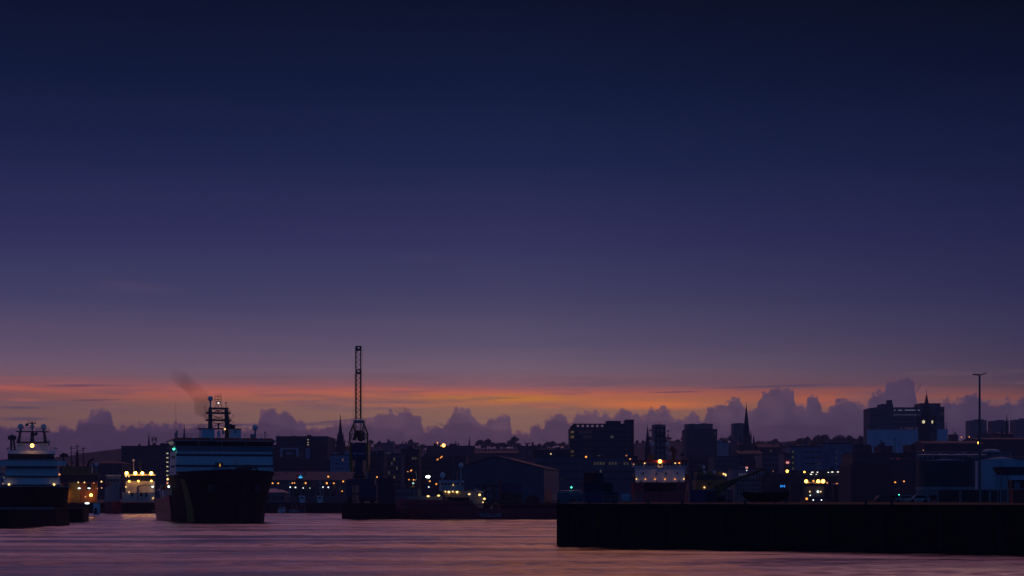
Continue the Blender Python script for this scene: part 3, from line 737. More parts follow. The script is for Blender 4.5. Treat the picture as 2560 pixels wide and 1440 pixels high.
for (t_, u_, l, r) in ((1165, 1169, 16, 141), (1189, 1192.5, 12, 145)):
    wb = MB().pb(l, r, t_, u_, Y+3.7, 1.2).build('window_band', NAVY, a_)
    for k in range(9):
        x = l+10+k*(r-l-20)/9
        MB().pb(x, x+6, t_+.7, u_-.7, Y+3.6, .12).build('window', GLASS, wb)
MB().pb(9, 148, 1211, 1214.5, Y+3.6, 1).build('lower_band', NAVY, a_)
MB().hexa([(Xp(-12,Y),Y+2.5,Zp(1165,Y)),(Xp(141,Y),Y+2.5,Zp(1165,Y)),(Xp(141,Y),Y+16,Zp(1165,Y)),(Xp(-12,Y),Y+16,Zp(1165,Y)),
           (Xp(-12,Y),Y+2.2,Zp(1152,Y)),(Xp(163,Y),Y+2.2,Zp(1152,Y)),(Xp(163,Y),Y+14,Zp(1152,Y)),(Xp(-12,Y),Y+14,Zp(1152,Y))]).build('bridge_wing', WHITE, a_)
MB().pb(141, 163, 1152, 1163, Y+2.2, 6).build('wing_cab', WHITE, a_)
MB().trap(14, 140, 1152, 20, 134, 1146, Y+4, 12, .5).build('bridge_skirt', GREYP, a_)
bg_ = MB().trap(20, 134, 1146, 21, 133, 1134, Y+4.3, 10, -.6).build('bridge_windows', GLASS, a_)
for k in range(13):
    x = 21+k*112/12
    MB().bar((Xp(x,Y), Y+4.2, Zp(1146,Y)), (Xp(x,Y), Y+3.6, Zp(1134,Y)), .09, 4).build('mullion', STEEL, bg_)
MB().trap(20, 137, 1134, 22, 136, 1126, Y+2.6, 13, .6).build('bridge_roof', WHITE, a_)
for (l, r, tl, tr) in ((39, 62, 42, 60), (94, 120, 98, 117)):
    MB().trap(l, r, 1126, tl, tr, 1105, Y+8, 6).build('funnel_casing', WHITE, a_)
MB().pb(40, 120, 1102, 1105.5, Y+7, 7).build('mast_platform', STEEL, a_)
q = MB(); s_ = Y/F
for (x0, x1, r) in ((45, 50, .45), (79, 79, .6), (112, 108, .45)): q.bar(P(x0, 1104, Y+9), P(x1, 1075, Y+9), r, 8, r*.6)
q.pb(39, 120, 1075, 1077.5, Y+8, 2); q.bar(P(79, 1076, Y+9), P(79, 1052, Y+9), .22, 6); q.pb(71, 88, 1054, 1056, Y+8.5, 1)
for x, t_ in ((71, 1045), (76, 1049), (81, 1047), (87, 1045)): q.bar(P(x, 1054, Y+9), P(x, t_, Y+9), .08, 4)
am = q.build('mast', STEEL, a_)
q = MB(); rail(q, P(39, 1075, Y+8), P(120, 1075, Y+8), .9, 12, .04); rail(q, P(40, 1102, Y+7), P(120, 1102, Y+7), 1.0, 12, .04); q.build('mast_railing', GREYP, am)
for x, py, r in ((50.5, 1064, 7.2), (79, 1063.5, 5.4), (107, 1064, 7.2)): radome(a_, x, py, Y+9, r, 1075)
for (x, py, dxp) in ((62, 1057.5, 8), (83, 1081, 9)):
    q = MB(); c = P(x, py, Y+9); k_ = s_*dxp
    for i in range(4):
        xx, x2 = c.x+k_*i/4, c.x+k_*(i+1)/4; w0, w2 = .12*math.sin(i*1.6), .12*math.sin((i+1)*1.6)
        q.hexa([(xx,c.y+w0,c.z-.5-w0),(x2,c.y+w2,c.z-.5-w2),(x2,c.y+w2+.04,c.z-.5-w2),(xx,c.y+w0+.04,c.z-.5-w0),(xx,c.y+w0,c.z+.25-w0),(x2,c.y+w2,c.z+.25-w2),(x2,c.y+w2+.04,c.z+.25-w2),(xx,c.y+w0+.04,c.z+.25-w0)])
    q.build('flag', CLOTH, a_)
q = MB()
for x0, x1 in ((28, 27), (37, 33)): q.bar(P(x0, 1126, Y+8), P(x1, 1095, Y+8), .28, 6)
for k in range(5): q.bar(P(28-k*.2, 1124-k*6, Y+8), P(36.6-k*.8, 1121-k*6, Y+8), .1, 4)
q.box(Xp(20,Y), Xp(39,Y), Y+7, Y+10, Zp(1097,Y), Zp(1090,Y)); q.ball(P(23, 1091, Y+8), .45, 6); q.ball(P(30, 1088.5, Y+8), .5, 6); q.ball(P(36, 1091.5, Y+8), .5, 6)
q.build('deck_crane', STEEL, a_)
for x, t_ in ((133.5, 1076), (25, 1079)): MB().bar(P(x, 1127, Y+8), P(x, t_, Y+8), .06, 4, .03).build('whip_aerial', GREYP, a_)
for xa, xb in ((122, 138), (19, 30)): rail(MB(), P(xa, 1126, Y+4), P(xb, 1126, Y+4), .9, 4, .04).build('roof_railing', GREYP, a_)
for x in (138, 20): MB().bar(P(x, 1126, Y+4), P(x, 1120, Y+4), .05).pb(x-3, x+3, 1119, 1121, Y+3.8, .5).build('searchlight', GREYP, a_)
for py in (1101.5, 1109.5): MB().pb(118, 123, py-2.5, py+2.5, Y+7.5, 2).build('side_lamp_box', GREYP, a_)
bulb(80, 1113.5, Y+1.5, FLOOD, .5, a_, 'flood_lamp'); q = MB(); q.bar(P(80, 1126, Y+3), P(80, 1116, Y+1.8), .1); q.pb(72, 88, 1120, 1121, Y+7, .2); q.build('lamp_post', STEEL, a_)
for px, py, yy, m, r in ((23.5, 1211, Y+3.2, WARM, .3), (133.5, 1211, Y+3.2, WARM, .3), (11.5, 1193.5, Y+9, WARM, .24), (146, 1185, Y+9, DIM, .28), (8, 1209, Y+8, DIM, .22)): bulb(px, py, yy, m, r, a_)

# ------------------------------------------------------------------ orange ship behind it
Y = 715.0; s_ = Y/F
b_ = thing('offshore_ship', 'orange and yellow ship with two lamp lit decks beside the white left ship', 'ship', (Xp(205,Y), Y, 0))
cx = Xp(205, Y); secs = []; turn(205, Y, 11.5)
for (y, hd, hw, zt) in ((-16, .6, .2, 6.6), (-10, 5, 2, 6.2), (-2, 7.6, 5.6, 5.4), (10, 7.9, 6.9, 5.0), (34, 7.7, 6.9, 5.0)):
    secs.append([(cx-hd, Y+y, zt), (cx-hw, Y+y, 0), (cx-hw*.8, Y+y, -1.5), (cx+hw*.8, Y+y, -1.5), (cx+hw, Y+y, 0), (cx+hd, Y+y, zt)])
MB().loft(secs).build('hull', DKRED, b_)
MB().pb(162, 248, 1205, 1256, Y+4, 20).build('deckhouse', ORANGE, b_)
MB().pb(178, 207, 1206, 1255, Y+3, 1.2).build('painted_lit_front', YELLOW, b_)  # yellow panel paints in the lamplight on the deckhouse front
bw = MB().trap(158, 250, 1206, 156, 256, 1187, Y+3, 12).build('wheelhouse', NAVY, b_)
for k in range(14):
    x = 160+k*6.8; MB().pb(x, x+4.6, 1190.5, 1201, Y+2.85, .2).build('window', GLASS, bw)
MB().trap(152, 257, 1188, 156, 254, 1183.5, Y+2, 14).build('bridge_roof', ORANGE, b_)
MB().pb(165, 238, 1168, 1184, Y+6, 8).build('upper_house', ORANGE, b_)
q = MB(); q.bar(P(200, 1184, Y+8), P(200, 1128, Y+8), .9, 8, .4); q.bar(P(200, 1130, Y+8), P(200, 1109, Y+8), .25, 6, .08)
for py, l, r in ((1116, 194, 206), (1121, 179, 197), (1126, 203, 216), (1133, 180, 220)): q.bar(P(l, py, Y+8), P(r, py, Y+8), .14, 4)
q.bar(P(186, 1168, Y+8), P(186, 1115, Y+8), .2, 5, .14); q.bar(P(215, 1168, Y+8), P(215, 1121, Y+8), .18, 5, .12); q.pb(210, 221, 1120, 1121.8, Y+7.6, .9)
q.build('mast', mat('mast_rust', (.16,.04,.02), .6), b_)
for x, py, r in ((156.5, 1164, 4), (246.5, 1162, 5)): radome(b_, x, py, Y+5, r, 1184)
q = MB()
for k, (x, py) in enumerate(((161, 1139), (166, 1136), (173, 1138))): q.ball(P(x, py, Y+12), .7, 6)
q.bar(P(164, 1170, Y+12), P(167, 1139, Y+12), .4, 6, .25); q.bar(P(178, 1168, Y+12), P(164, 1148, Y+12), .4, 6); q.build('deck_crane', STEEL, b_)
q = MB(); q.bar(P(224, 1168, Y+12), P(229, 1153, Y+12), .5, 6); q.bar(P(229, 1153, Y+12), P(240, 1146, Y+12), .4, 6); q.bar(P(226, 1160, Y+12), P(238, 1150, Y+12), .2, 6); q.build('knuckle_crane', STEEL, b_)
MB().bar(P(236, 1184, Y+5), P(236, 1160, Y+5), .25, 6).build('vent_pipe', WHITE, b_)
MB().pb(240, 250, 1206, 1236, Y+3.4, 5).build('stair_tower', ORANGE, b_)
MB().pb(168, 180, 1210, 1222, Y+2.7, .4).build('dark_opening', GLASS, b_); MB().pb(224, 234, 1209, 1226, Y+3.7, .4).build('dark_opening', GLASS, b_)
MB().pb(176, 186, 1254, 1258, Y+2, 1).build('winch', YELLOW, b_); MB().pb(200, 210, 1254, 1258, Y+2, 1).build('winch', YELLOW, b_)
q = MB(); q.pb(240, 256, 1258, 1287, Y-1, 3); q.build('bow_door', WHITE, b_)
q = MB(); q.lathe((Xp(245.5,Y), Y-1.5, Zp(1283,Y)), [(.5, 0), (.5, 1.9)], 10); q.build('fender', RUBBER, b_)
for px, py, m, r in ((172.5, 1239, FLOOD, .58), (234.5, 1238, FLOOD, .58)): bulb(px, py, Y+1, m, r, b_, 'flood_lamp')
for px, py, m, r, sx in ((206, 1221, COOL, .26, 2), (229.5, 1221, COOL, .26, 2), (225, 1258, COOL, .34, 2.6), (203.5, 1206.5, WARM, .24, 1), (218.5, 1206.5, WARM, .24, 1), (259.5, 1204.5, WARM, .3, 1), (260, 1220, DIM, .25, 1), (249.5, 1221.5, DIM, .22, 1), (241, 1208, DIM, .22, 1), (158, 1243, DIM, .3, 1), (221, 1242, DIM, .3, 1)): bulb(px, py, Y+1.5, m, r, b_, 'lamp', sx)

# ------------------------------------------------------------------ lamp lit white ship at the far quay, and the red one beside it
Y = 836.0; s_ = Y/F
c_ = thing('coaster', 'white ship under a row of four dazzling orange deck lamps', 'ship', (Xp(345,Y), Y, 0))
cx = Xp(343, Y); hw_ = 45*s_; turn(343, Y, 10)
secs = []
for (y, hd, hw) in ((-3, 7.2, 6.6), (2, 7.7, 7.2), (26, 7.7, 7.2)):
    secs.append([(cx-hd, Y+y, Zp(1253,Y)), (cx-hw, Y+y, 0), (cx-hw*.8, Y+y, -1), (cx+hw*.8, Y+y, -1), (cx+hw, Y+y, 0), (cx+hd, Y+y, Zp(1253,Y))])
MB().loft(secs).build('hull', BLACKH, c_)
MB().pb(309, 387, 1231, 1253, Y+1, 18).build('deckhouse', CREAM, c_)
MB().pb(317, 388, 1203, 1231, Y+2.5, 14).build('bridge_front', CREAM, c_)
bw = MB().trap(319, 387, 1203, 317, 389, 1189, Y+3, 12).build('wheelhouse', NAVY, c_)
for k in range(8):
    x = 321+k*8.3; MB().pb(x, x+5.8, 1191.5, 1199.5, Y+2.85, .2).build('window', GLASS, bw)
MB().pb(315, 391, 1185.5, 1189, Y+1.6, 14).build('bridge_roof', CREAM, c_)
for x in (329, 352, 364): MB().pb(x, x+7, 1232, 1241, Y+.85, .2).build('door', GLASS, c_)
q = MB(); q.bar(P(347, 1250, Y-.2), P(347, 1216, Y-.2), .5, 8); q.bar(P(347, 1216, Y-.2), P(366, 1212.5, Y-.2), .3, 6); q.bar(P(366, 1212.5, Y-.2), P(384, 1214, Y-.2), .25, 6); q.build('deck_crane', GREYP, c_)
q = MB(); q.bar(P(352, 1186, Y+6), P(352, 1145, Y+6), .3, 6, .12); q.bar(P(344, 1160, Y+6), P(360, 1160, Y+6), .1); q.bar(P(349, 1152, Y+6), P(356, 1152, Y+6), .1); q.build('mast', STEEL, c_)
radome(c_, 336, 1150, Y+6, 3, 1186)
for x in (309, 388):
    q = MB(); q.bar(P(x, 1253, Y+.5), P(x, 1226, Y+.5), .12, 6); q.build('deck_post', CREAM, c_)
for px in (319.5, 341, 358, 380): bulb(px, 1183, Y+.8, glow('bright_flood', (1,.43,.07), 24), .62, c_, 'flood_lamp')
q = MB(); rail(q, P(315, 1185.5, Y+1.4), P(391, 1185.5, Y+1.4), .9, 10, .04); q.build('lamp_rail', STEEL, c_)
for px, py, m, r in ((326, 1203.5, FLOOD, .42), (348.5, 1203, FLOOD, .42), (380, 1202.5, FLOOD, .42), (383, 1216.5, COOL, .5), (318, 1191, WARM, .3), (325, 1191, WARM, .3), (318, 1217.5, WARM, .3), (325.5, 1230.5, WARM, .26), (384.5, 1245.5, WARM, .28)): bulb(px, py, Y+.4 if py > 1200 else Y+2, m, r, c_)
Y = 838.0
r_ = thing('fishing_vessel', 'dim red hulled vessel with white wheelhouse left of the lamp lit ship', 'ship', (Xp(279,Y), Y, 0))
cx = Xp(279, Y); turn(279, Y, 11)
MB().loft([[(cx-h1, Y+y, Zp(1254,Y)), (cx-h2, Y+y, 0), (cx-h2*.7, Y+y, -1), (cx+h2*.7, Y+y, -1), (cx+h2, Y+y, 0), (cx+h1, Y+y, Zp(1254,Y))] for y, h1, h2 in ((-6, .4, .2), (-2, 2.6, 1.6), (4, 3.8, 3.2), (22, 3.8, 3.2))]).build('hull', REDH, r_)
MB().pb(262, 297, 1218, 1254, Y+4, 12).build('deckhouse', GREYP, r_)
wh = MB().pb(266, 300, 1190, 1218, Y+5, 8).build('wheelhouse', GREYP, r_)
for k in range(4): MB().pb(268+k*8, 273.5+k*8, 1197, 1205, Y+4.85, .2).build('window', GLASS, wh)
MB().pb(264, 302, 1187, 1190, Y+4.5, 9).build('wheelhouse_roof', WHITE, r_)
q = MB(); q.bar(P(284, 1187, Y+8), P(284, 1158, Y+8), .2, 6, .1); q.bar(P(278, 1170, Y+8), P(290, 1170, Y+8), .08); q.build('mast', STEEL, r_)
MB().pb(256, 275, 1208, 1212, Y+3.5, 2).build('gantry', DKRED, r_)
MB.DEF = PD[0] = None


# ------------------------------------------------------------------ red ship alongside the pier
Y = 603.0; s_ = Y/F
e_ = thing('rescue_ship', 'long low red ship lying side on with a yellow lit deck under its white house', 'ship', (Xp(1190,Y), Y, 0))
def sx(px): return Xp(px, Y)
ECR = mat('shaded_cream', (.30,.28,.23), .6)  # cream darkened to paint in the dimness of walls away from the lamps
zf, zm, za = Zp(1248,Y), Zp(1250,Y), Zp(1272,Y)
prof = [(985,1246,.3,.15), (996,1247,2.2,.9), (1015,1248.5,4.6,2.8), (1045,1249.5,6.4,5.0), (1100,1250,7,6.4), (1178,1251,7,6.6), (1186,1262,7,6.6), (1200,1271,7,6.6), (1300,1272.5,7,6.6), (1404,1271,6.6,6)]
yc = Y+8.2
MB().loft([[(sx(p), yc-h1, Zp(t_,Y)), (sx(p), yc-h1*.985, Zp(t_,Y)*.5+.2), (sx(p)+(2.2 if p < 1000 else 0), yc-h2, 0), (sx(p)+(2.2 if p < 1000 else 0), yc-h2, -1.2), (sx(p)+(2.2 if p < 1000 else 0), yc+h2, -1.2), (sx(p)+(2.2 if p < 1000 else 0), yc+h2, 0), (sx(p), yc+h1, Zp(t_,Y))] for p, t_, h1, h2 in prof]).build('hull', REDH, e_)
MB().box(sx(1000), sx(1400), yc-7.12, yc-6.95, Zp(1262,Y)-.15, Zp(1262,Y)+.15).build('rubbing_strake', DKRED, e_)
Yw = yc-6.3
MB().trap(1122, 1190, 1264, 1106, 1192, 1227, Yw+1.2, 10).build('deckhouse', ECR, e_)
MB().pb(1104, 1152, 1225.5, 1227.5, Yw+.1, 12).build('boat_deck', ECR, e_)
MB().pb(1106, 1150, 1232.6, 1233.6, Yw+.2, .6).build('deck_rail', DKRED, e_)
MB().pb(1098, 1158, 1213, 1227, Yw+2, 9).build('upper_house', mat('grey_white_paint', (.45,.46,.47), .5), e_)
wh = MB().trap(1101, 1152, 1215, 1098, 1150, 1206, Yw+1.7, 9).build('wheelhouse', WHITE, e_)
for k in range(6): MB().pb(1103+k*7.8, 1108.5+k*7.8, 1207.5, 1213, Yw+1.5, .3).build('window', GLASS, wh)
MB().trap(1094, 1158, 1206, 1098, 1156, 1201, Yw+1, 11).build('wheelhouse_roof', mat('pale_blue_paint', (.35,.5,.58), .5), e_)
MB().pb(1134.5, 1144, 1198, 1212, Yw+2.5, 3).build('funnel', NAVY, e_)
MB().pb(1020, 1108, 1240, 1250, Yw+2, 8).build('fore_house', ECR, e_)
MB().pb(1077, 1088, 1231, 1240, Yw+2, 5).build('fore_locker', BLUEP, e_)
for x, r in ((1051.5, .3), (1037, .2)): MB().bar(P(x, 1250, Yw+2.5), P(x, 1224.5, Yw+2.5), r, 6).build('samson_post', ECR, e_)
for px, py, r, ft in ((1106.3, 1188, 6.6, 1201), (1152.5, 1163.5, 6, 1201)): radome(e_, px, py, Yw+5, r, ft)
q = MB(); q.bar(P(1134, 1201, Yw+6), P(1134, 1143, Yw+6), .5, 6, .2)
for py, a, b in ((1188, 1124, 1143), (1172, 1118, 1148), (1156, 1128, 1140)): q.bar(P(a, py, Yw+6), P(b, py, Yw+6), .14)
q.build('mast', mat('mast_grey', (.12,.12,.13), .6), e_)
q = MB(); Yb = Yw-.4
q.loft([[(Xp(a,Yb), Yb-1.1*w_, Zp(1243.5-(a < 1125)*1.5,Yb)), (Xp(a,Yb), Yb-.5*w_, Zp(1252-(1-w_)*5,Yb)), (Xp(a,Yb), Yb+.5*w_, Zp(1252-(1-w_)*5,Yb)), (Xp(a,Yb), Yb+1.1*w_, Zp(1243.5-(a < 1125)*1.5,Yb))] for a, w_ in ((1117,.1),(1124,.6),(1135,1),(1165,1),(1174,.8))]); q.build('rescue_boat', RUBBER, e_)
for x in (1128, 1168): MB().bar(P(x, 1250, Yw), P(x-2, 1236, Yw-.6), .16).build('davit', GREYP, e_)
q = MB(); q.pb(1183, 1187, 1226, 1264, Yw+1, 1); q.pb(1176, 1200, 1228, 1231, Yw+.8, 2); q.bar(P(1186, 1222, Yw+1), P(1208, 1231, Yw+1), .3, 6); q.bar(P(1200, 1232, Yw+1), P(1213, 1225, Yw+1), .2, 6); q.build('deck_crane', GREYP, e_)
MB().pb(1187, 1207, 1240, 1270, Yw+2, 5).build('winch_house', ECR, e_)
MB().pb(1166, 1178, 1216, 1231, Yw+3, 5).build('after_casing', mat('dull_red_grey', (.2,.12,.11), .6), e_)
q = MB()
for k in range(10):
    a, b = math.pi*k/10, math.pi*(k+1)/10
    q.bar((Xp(1239,Y)+9.5*s_*math.cos(a), yc-3, za+13*s_*math.sin(a)), (Xp(1239,Y)+9.5*s_*math.cos(b), yc-3, za+13*s_*math.sin(b)), .16, 5)
q.build('stern_arch', YELLOW, e_)
q = MB(); q.prism([(Xp(1224,Y), za), (Xp(1229.5,Y), za), (Xp(1230.5,Y), Zp(1266,Y)), (Xp(1229,Y), Zp(1265.5,Y))], yc-3.6, yc-3.2); q.build('white_locker', WHITE, e_)
MB().trap(1236, 1246, 1271, 1237, 1243, 1267, yc-4, 2).build('deck_tarpaulin', BLUEP, e_)
fy = yc-7.14
q = MB()
for a, b in (((1198,1282.5),(1201,1291)), ((1201,1291),(1250.5,1291)), ((1250.5,1291),(1253.5,1282.5))): q.bar(Vector((Xp(a[0],Y), fy, Zp(a[1],Y))), Vector((Xp(b[0],Y), fy, Zp(b[1],Y))), .11, 4)
q.build('rescue_zone_frame', mat('marking_paint', (.62,.62,.66), .5), e_)
def words(txt, name, parent, px, py, Yd, hrows, m, wpx=None):
    cu = D.curves.new(name, 'FONT'); cu.body = txt; cu.align_x = 'CENTER'; cu.align_y = 'CENTER'; cu.extrude = .02
    cu.size = hrows*Yd/F*1.4; cu.materials.append(m)
    tmp = D.objects.new('tmp', cu); COL.objects.link(tmp); bpy.context.view_layer.update()
    me = D.meshes.new_from_object(tmp.evaluated_get(bpy.context.evaluated_depsgraph_get())); D.objects.remove(tmp); D.curves.remove(cu)
    if not me.materials: me.materials.append(m)
    o = D.objects.new(name, me); COL.objects.link(o); o.rotation_euler = (math.pi/2, 0, 0)
    if parent is not None: o.parent = parent
    o.location = P(px, py, Yd)-(WL[parent.name] if parent is not None else Vector())
    return o
words('RESCUE  ZONE', 'rescue_zone_lettering', e_, 1226, 1286.3, Y+1.02, 5.4, MATS['marking_paint']).location.y = fy-WL[e_.name].y
for px, py, m, r, k in ((1070.5, 1240.5, 'W', .28, 1.7), (1096.5, 1239, 'W', .28, 1.7), (1173, 1235.5, 'W', .26, 1.5), (1199, 1237, 'W', .36, 1.2), (1211, 1247, 'W', .32, 1.3), (1207.5, 1255.5, 'W', .22, 1), (1113.5, 1229, 'S', .24, 1), (1132, 1229, 'S', .24, 1), (1133, 1212.5, 'S', .16, 1)):
    bulb(px, py, Yw-.2 if py > 1213 else Yw+1.3, WARM, r, e_, 'lamp', k)
bulb(1122, 1230, Yw+.9, glow('deck_lamp', (1,.60,.16), 9), .24, e_); bulb(1143, 1230, Yw+.9, MATS['deck_lamp'], .22, e_)

# ------------------------------------------------------------------ red ship with white front behind the near quay
Y = 640.0; s_ = Y/F
f_ = thing('rescue_ship', 'red hulled ship with white front and one dazzling lamp behind the near quay', 'ship', (Xp(1650,Y), Y, 0))
cx = Xp(1650, Y); zt = Zp(1206, Y); turn(1650, Y, -3.5)
MB().loft([[(cx-a, Y+y, zt), (cx-(a+b)/2, Y+y, zt*.5), (cx-b, Y+y, 0), (cx-b*.8, Y+y, -1.2), (cx+b*.8, Y+y, -1.2), (cx+b, Y+y, 0), (cx+(a+b)/2, Y+y, zt*.5), (cx+a, Y+y, zt)] for y, a, b in ((-4, 8.9, 7.4), (2, 9.8, 8.8), (30, 9.8, 8.8))]).build('hull', REDH, f_)
MB().pb(1610, 1690, 1207, 1228, Y-4.3, .6).build('recess_shade_panel', BLACKH, f_)  # black panel paints in the dark of the recess, no hole is cut
MB().trap(1590, 1711, 1206, 1587, 1714, 1166, Y+2, 14).build('deckhouse', WHITE, f_)
MB().trap(1582, 1718, 1167, 1578, 1722, 1156, Y+1.2, 13).build('wheelhouse', WHITE, f_)
for k in range(15):
    x = 1584+k*9.1; MB().pb(x, x+6.4, 1157.6, 1163.8, Y+.85, .25).build('window', GLASS, f_)
for x in (1608, 1641, 1665, 1693): MB().pb(x-2, x+2, 1180.5, 1185.5, Y+1.75, .2).build('porthole', GLASS, f_)
MB().trap(1578, 1722, 1156.5, 1582, 1718, 1150, Y+.4, 14).build('bridge_roof', DKRED, f_)
MB().pb(1644, 1657, 1166, 1168.5, Y+.9, .5).build('searchlight_shelf', WHITE, f_)
q = MB()
for x in (1641, 1662):
    for yy in (Y+5, Y+8): q.bar(P(x, 1151, yy), P(x, 1068, yy), .24, 5)
q.bar(P(1651, 1151, Y+5), P(1651, 1066, Y+5), .2, 5)
for py in (1069, 1081, 1086, 1101, 1117, 1132): q.bar(P(1639, py, Y+5), P(1665, py, Y+5), .2, 4)
for k in range(4): q.bar(P(1641, 1069+k*16, Y+5), P(1662, 1085+k*16, Y+5), .1, 4); q.bar(P(1662, 1069+k*16, Y+5), P(1641, 1085+k*16, Y+5), .1, 4)
q.pb(1640, 1664, 1085, 1092, Y+4.6, .6); q.pb(1641, 1663, 1117, 1122, Y+4.6, .6)
q.bar(P(1662, 1093, Y+5), P(1671, 1095, Y+5), .24, 5); q.bar(P(1670.5, 1095, Y+5), P(1670.5, 1085, Y+5), .22, 5)
for x, t_ in ((1638.5, 1055), (1643, 1062), (1647, 1057), (1651, 1052), (1655, 1059), (1660, 1061)): q.bar(P(x, 1069, Y+5), P(x, t_, Y+5), .07, 4)
fm = q.build('mast', STEEL, f_)
for x, py, dx_ in ((1624, 1075, 5), (1669, 1077, 3.5)):
    q = MB(); c = P(x, py, Y+5); q.hexa([(c.x,c.y,c.z-.4),(c.x+dx_*s_,c.y+.2,c.z-.15),(c.x+dx_*s_,c.y+.24,c.z-.15),(c.x,c.y+.04,c.z-.4),(c.x,c.y,c.z+.2),(c.x+dx_*s_,c.y+.2,c.z+.6),(c.x+dx_*s_,c.y+.24,c.z+.6),(c.x,c.y+.04,c.z+.2)]); q.build('flag', CLOTH, fm)
for x, py, r, ft in ((1632.5, 1109, 5, 1151), (1669, 1109, 5, 1151), (1667, 1131, 4, 1151), (1676, 1134.5, 3.2, 1151)): radome(f_, x, py, Y+7, r, ft)
q = MB(); q.bar(P(1685, 1151, Y+7), P(1685, 1128, Y+7), .55, 6); q.bar(P(1676, 1120, Y+7), P(1692, 1129, Y+7), .7, 6); q.bar(P(1680, 1115, Y+7), P(1688, 1122, Y+7), .4, 6); q.build('deck_crane', mat('crane_orange', (.25,.08,.02), .6), f_)
q = MB(None); q.lathe((0,0,0), [(.62, 0), (.62, .3)], 16); c = P(1706.5, 1135, Y+7); q.v = [MB.DEF @ Vector((v.x+c.x, c.y+v.z, c.z+v.y)) for v in q.v]; q.xf = MB.DEF; q.bar(P(1706.5, 1138, Y+7.2), P(1706.5, 1151, Y+7.2), .14); q.build('antenna_dish', STEEL, f_)
MB().pb(1620, 1636, 1136, 1151, Y+6, 4).build('funnel', ORANGE, f_)
for x in (1592, 1720):
    sgn = -1 if x < 1650 else 1; c = P(x-1 if sgn < 0 else x-1, 1190, Y+6)
    g = MB().loft([[(c.x-1.2*w_, c.y+y_, c.z), (c.x-.6*w_, c.y+y_, c.z-1.2*w_), (c.x+.6*w_, c.y+y_, c.z-1.2*w_), (c.x+1.2*w_, c.y+y_, c.z), (c.x+.8*w_, c.y+y_, c.z+1.1*w_), (c.x-.8*w_, c.y+y_, c.z+1.1*w_), (c.x-1.2*w_, c.y+y_, c.z)] for y_, w_ in ((-3.2, .15), (-2.6, .7), (0, 1), (2.6, .7), (3.2, .15))]); g.build('lifeboat', mat('lifeboat_orange', (.45,.08,.03), .5), f_)
    q = MB(); q.bar(P(x-6*sgn, 1180, Y+4), P(x+5*sgn, 1183, Y+4), .16); q.bar(P(x+5*sgn, 1183, Y+4), P(x+5*sgn, 1198, Y+4), .14); q.build('davit', GREYP, f_)
for x in (1603, 1641.5, 1697.5): MB().pb(x-1.5, x+1.5, 1201, 1206.5, Y+1.5, .4).build('bollard', STEEL, f_)
bulb(1650, 1153.5, Y-.2, FLOOD, .62, f_, 'flood_lamp')
for px, py, m, r in ((1591.3, 1197.5, WARM, .22), (1613.5, 1198, SODIUM, .2), (1637.7, 1198, SODIUM, .2), (1662.5, 1198, SODIUM, .2), (1687.5, 1198, SODIUM, .2), (1709.8, 1197.5, WARM, .22), (1584.5, 1160.5, DIM, .2), (1612, 1158, WARM, .22), (1688, 1158, WARM, .22), (1698, 1157.5, SODIUM, .26)): bulb(px, py, Y+1.3 if py > 1190 else Y+.4, m, r, f_)
bulb(1591, 1181, Y+2.5, glow('red_glow', (1,.1,.03), 1.6), .26, f_, 'red_lamp')
MB.DEF = PD[0] = None

# ------------------------------------------------------------------ yellow ship, lit workboat
Y = 700.0
g_ = thing('yellow_ship', 'dim yellow ship with small white domes right of the red and white ship', 'ship', (Xp(1785,Y), Y, 0))
cx = Xp(1785, Y)
MB().loft([[(cx-a, Y+y, 6), (cx-b, Y+y, 0), (cx-b*.8, Y+y, -1.2), (cx+b*.8, Y+y, -1.2), (cx+b, Y+y, 0), (cx+a, Y+y, 6)] for y, a, b in ((-3, 6, 5), (1, 7.2, 6.4), (26, 7.2, 6.4))]).build('hull', NAVY, g_)
YD = mat('dull_yellow', (.34,.17,.02), .5)
MB().pb(1740, 1812, 1200, 1232, Y, 14).build('deckhouse', YD, g_)
wh = MB().pb(1742, 1806, 1188, 1200, Y+.8, 10).build('wheelhouse', NAVY, g_)
for k in range(8): MB().pb(1744+k*7.6, 1749.5+k*7.6, 1190, 1197, Y+.65, .2).build('window', GLASS, wh)
MB().pb(1742, 1804, 1179, 1188, Y+.4, 11).build('bridge_roof', YD, g_)
for x, py, r, ft in ((1759, 1168, 4, 1180), (1762, 1180.5, 3.6, 1188), (1785.8, 1180.5, 3.6, 1188)): radome(g_, x, py, Y+.1 if py > 1175 else Y+4, r, ft)
MB().pb(1746, 1758, 1160.5, 1162, Y+5, 1).build('radar', GREYP, g_); MB().bar(P(1752, 1180, Y+5.5), P(1752, 1161, Y+5.5), .15).build('mast', STEEL, g_)
MB().lathe((Xp(1772.5,Y), Y-.2, Zp(1213,Y)), [(.5, 0), (.5, .8)], 10).build('winch_drum', RUBBER, g_)
for px, py, r in ((1809, 1185, .36), (1814, 1185, .22), (1814.2, 1188.3, .32), (1761, 1218.5, .3)): bulb(px, py, Y-.4, WARM, r, g_)
Y = 690.0; s_ = Y/F
i_ = thing('workboat', 'white workboat under three dazzling orange lamps in the right hand dock', 'ship', (Xp(2037,Y), Y, 0))
cx = Xp(2037, Y); turn(2037, Y, -8)
MB().loft([[(cx-a, Y+y, Zp(1243,Y)), (cx-b, Y+y, 0), (cx-b*.7, Y+y, -1), (cx+b*.7, Y+y, -1), (cx+b, Y+y, 0), (cx+a, Y+y, Zp(1243,Y))] for y, a, b in ((-9, .4, .2), (-4, 3.2, 2), (3, 4.8, 4), (20, 4.8, 4))]).build('hull', NAVY, i_)
MB().trap(2010, 2062, 1244, 2014, 2060, 1216, Y+4, 12).build('deckhouse', mat('dull_white', (.08,.08,.085), .5), i_)
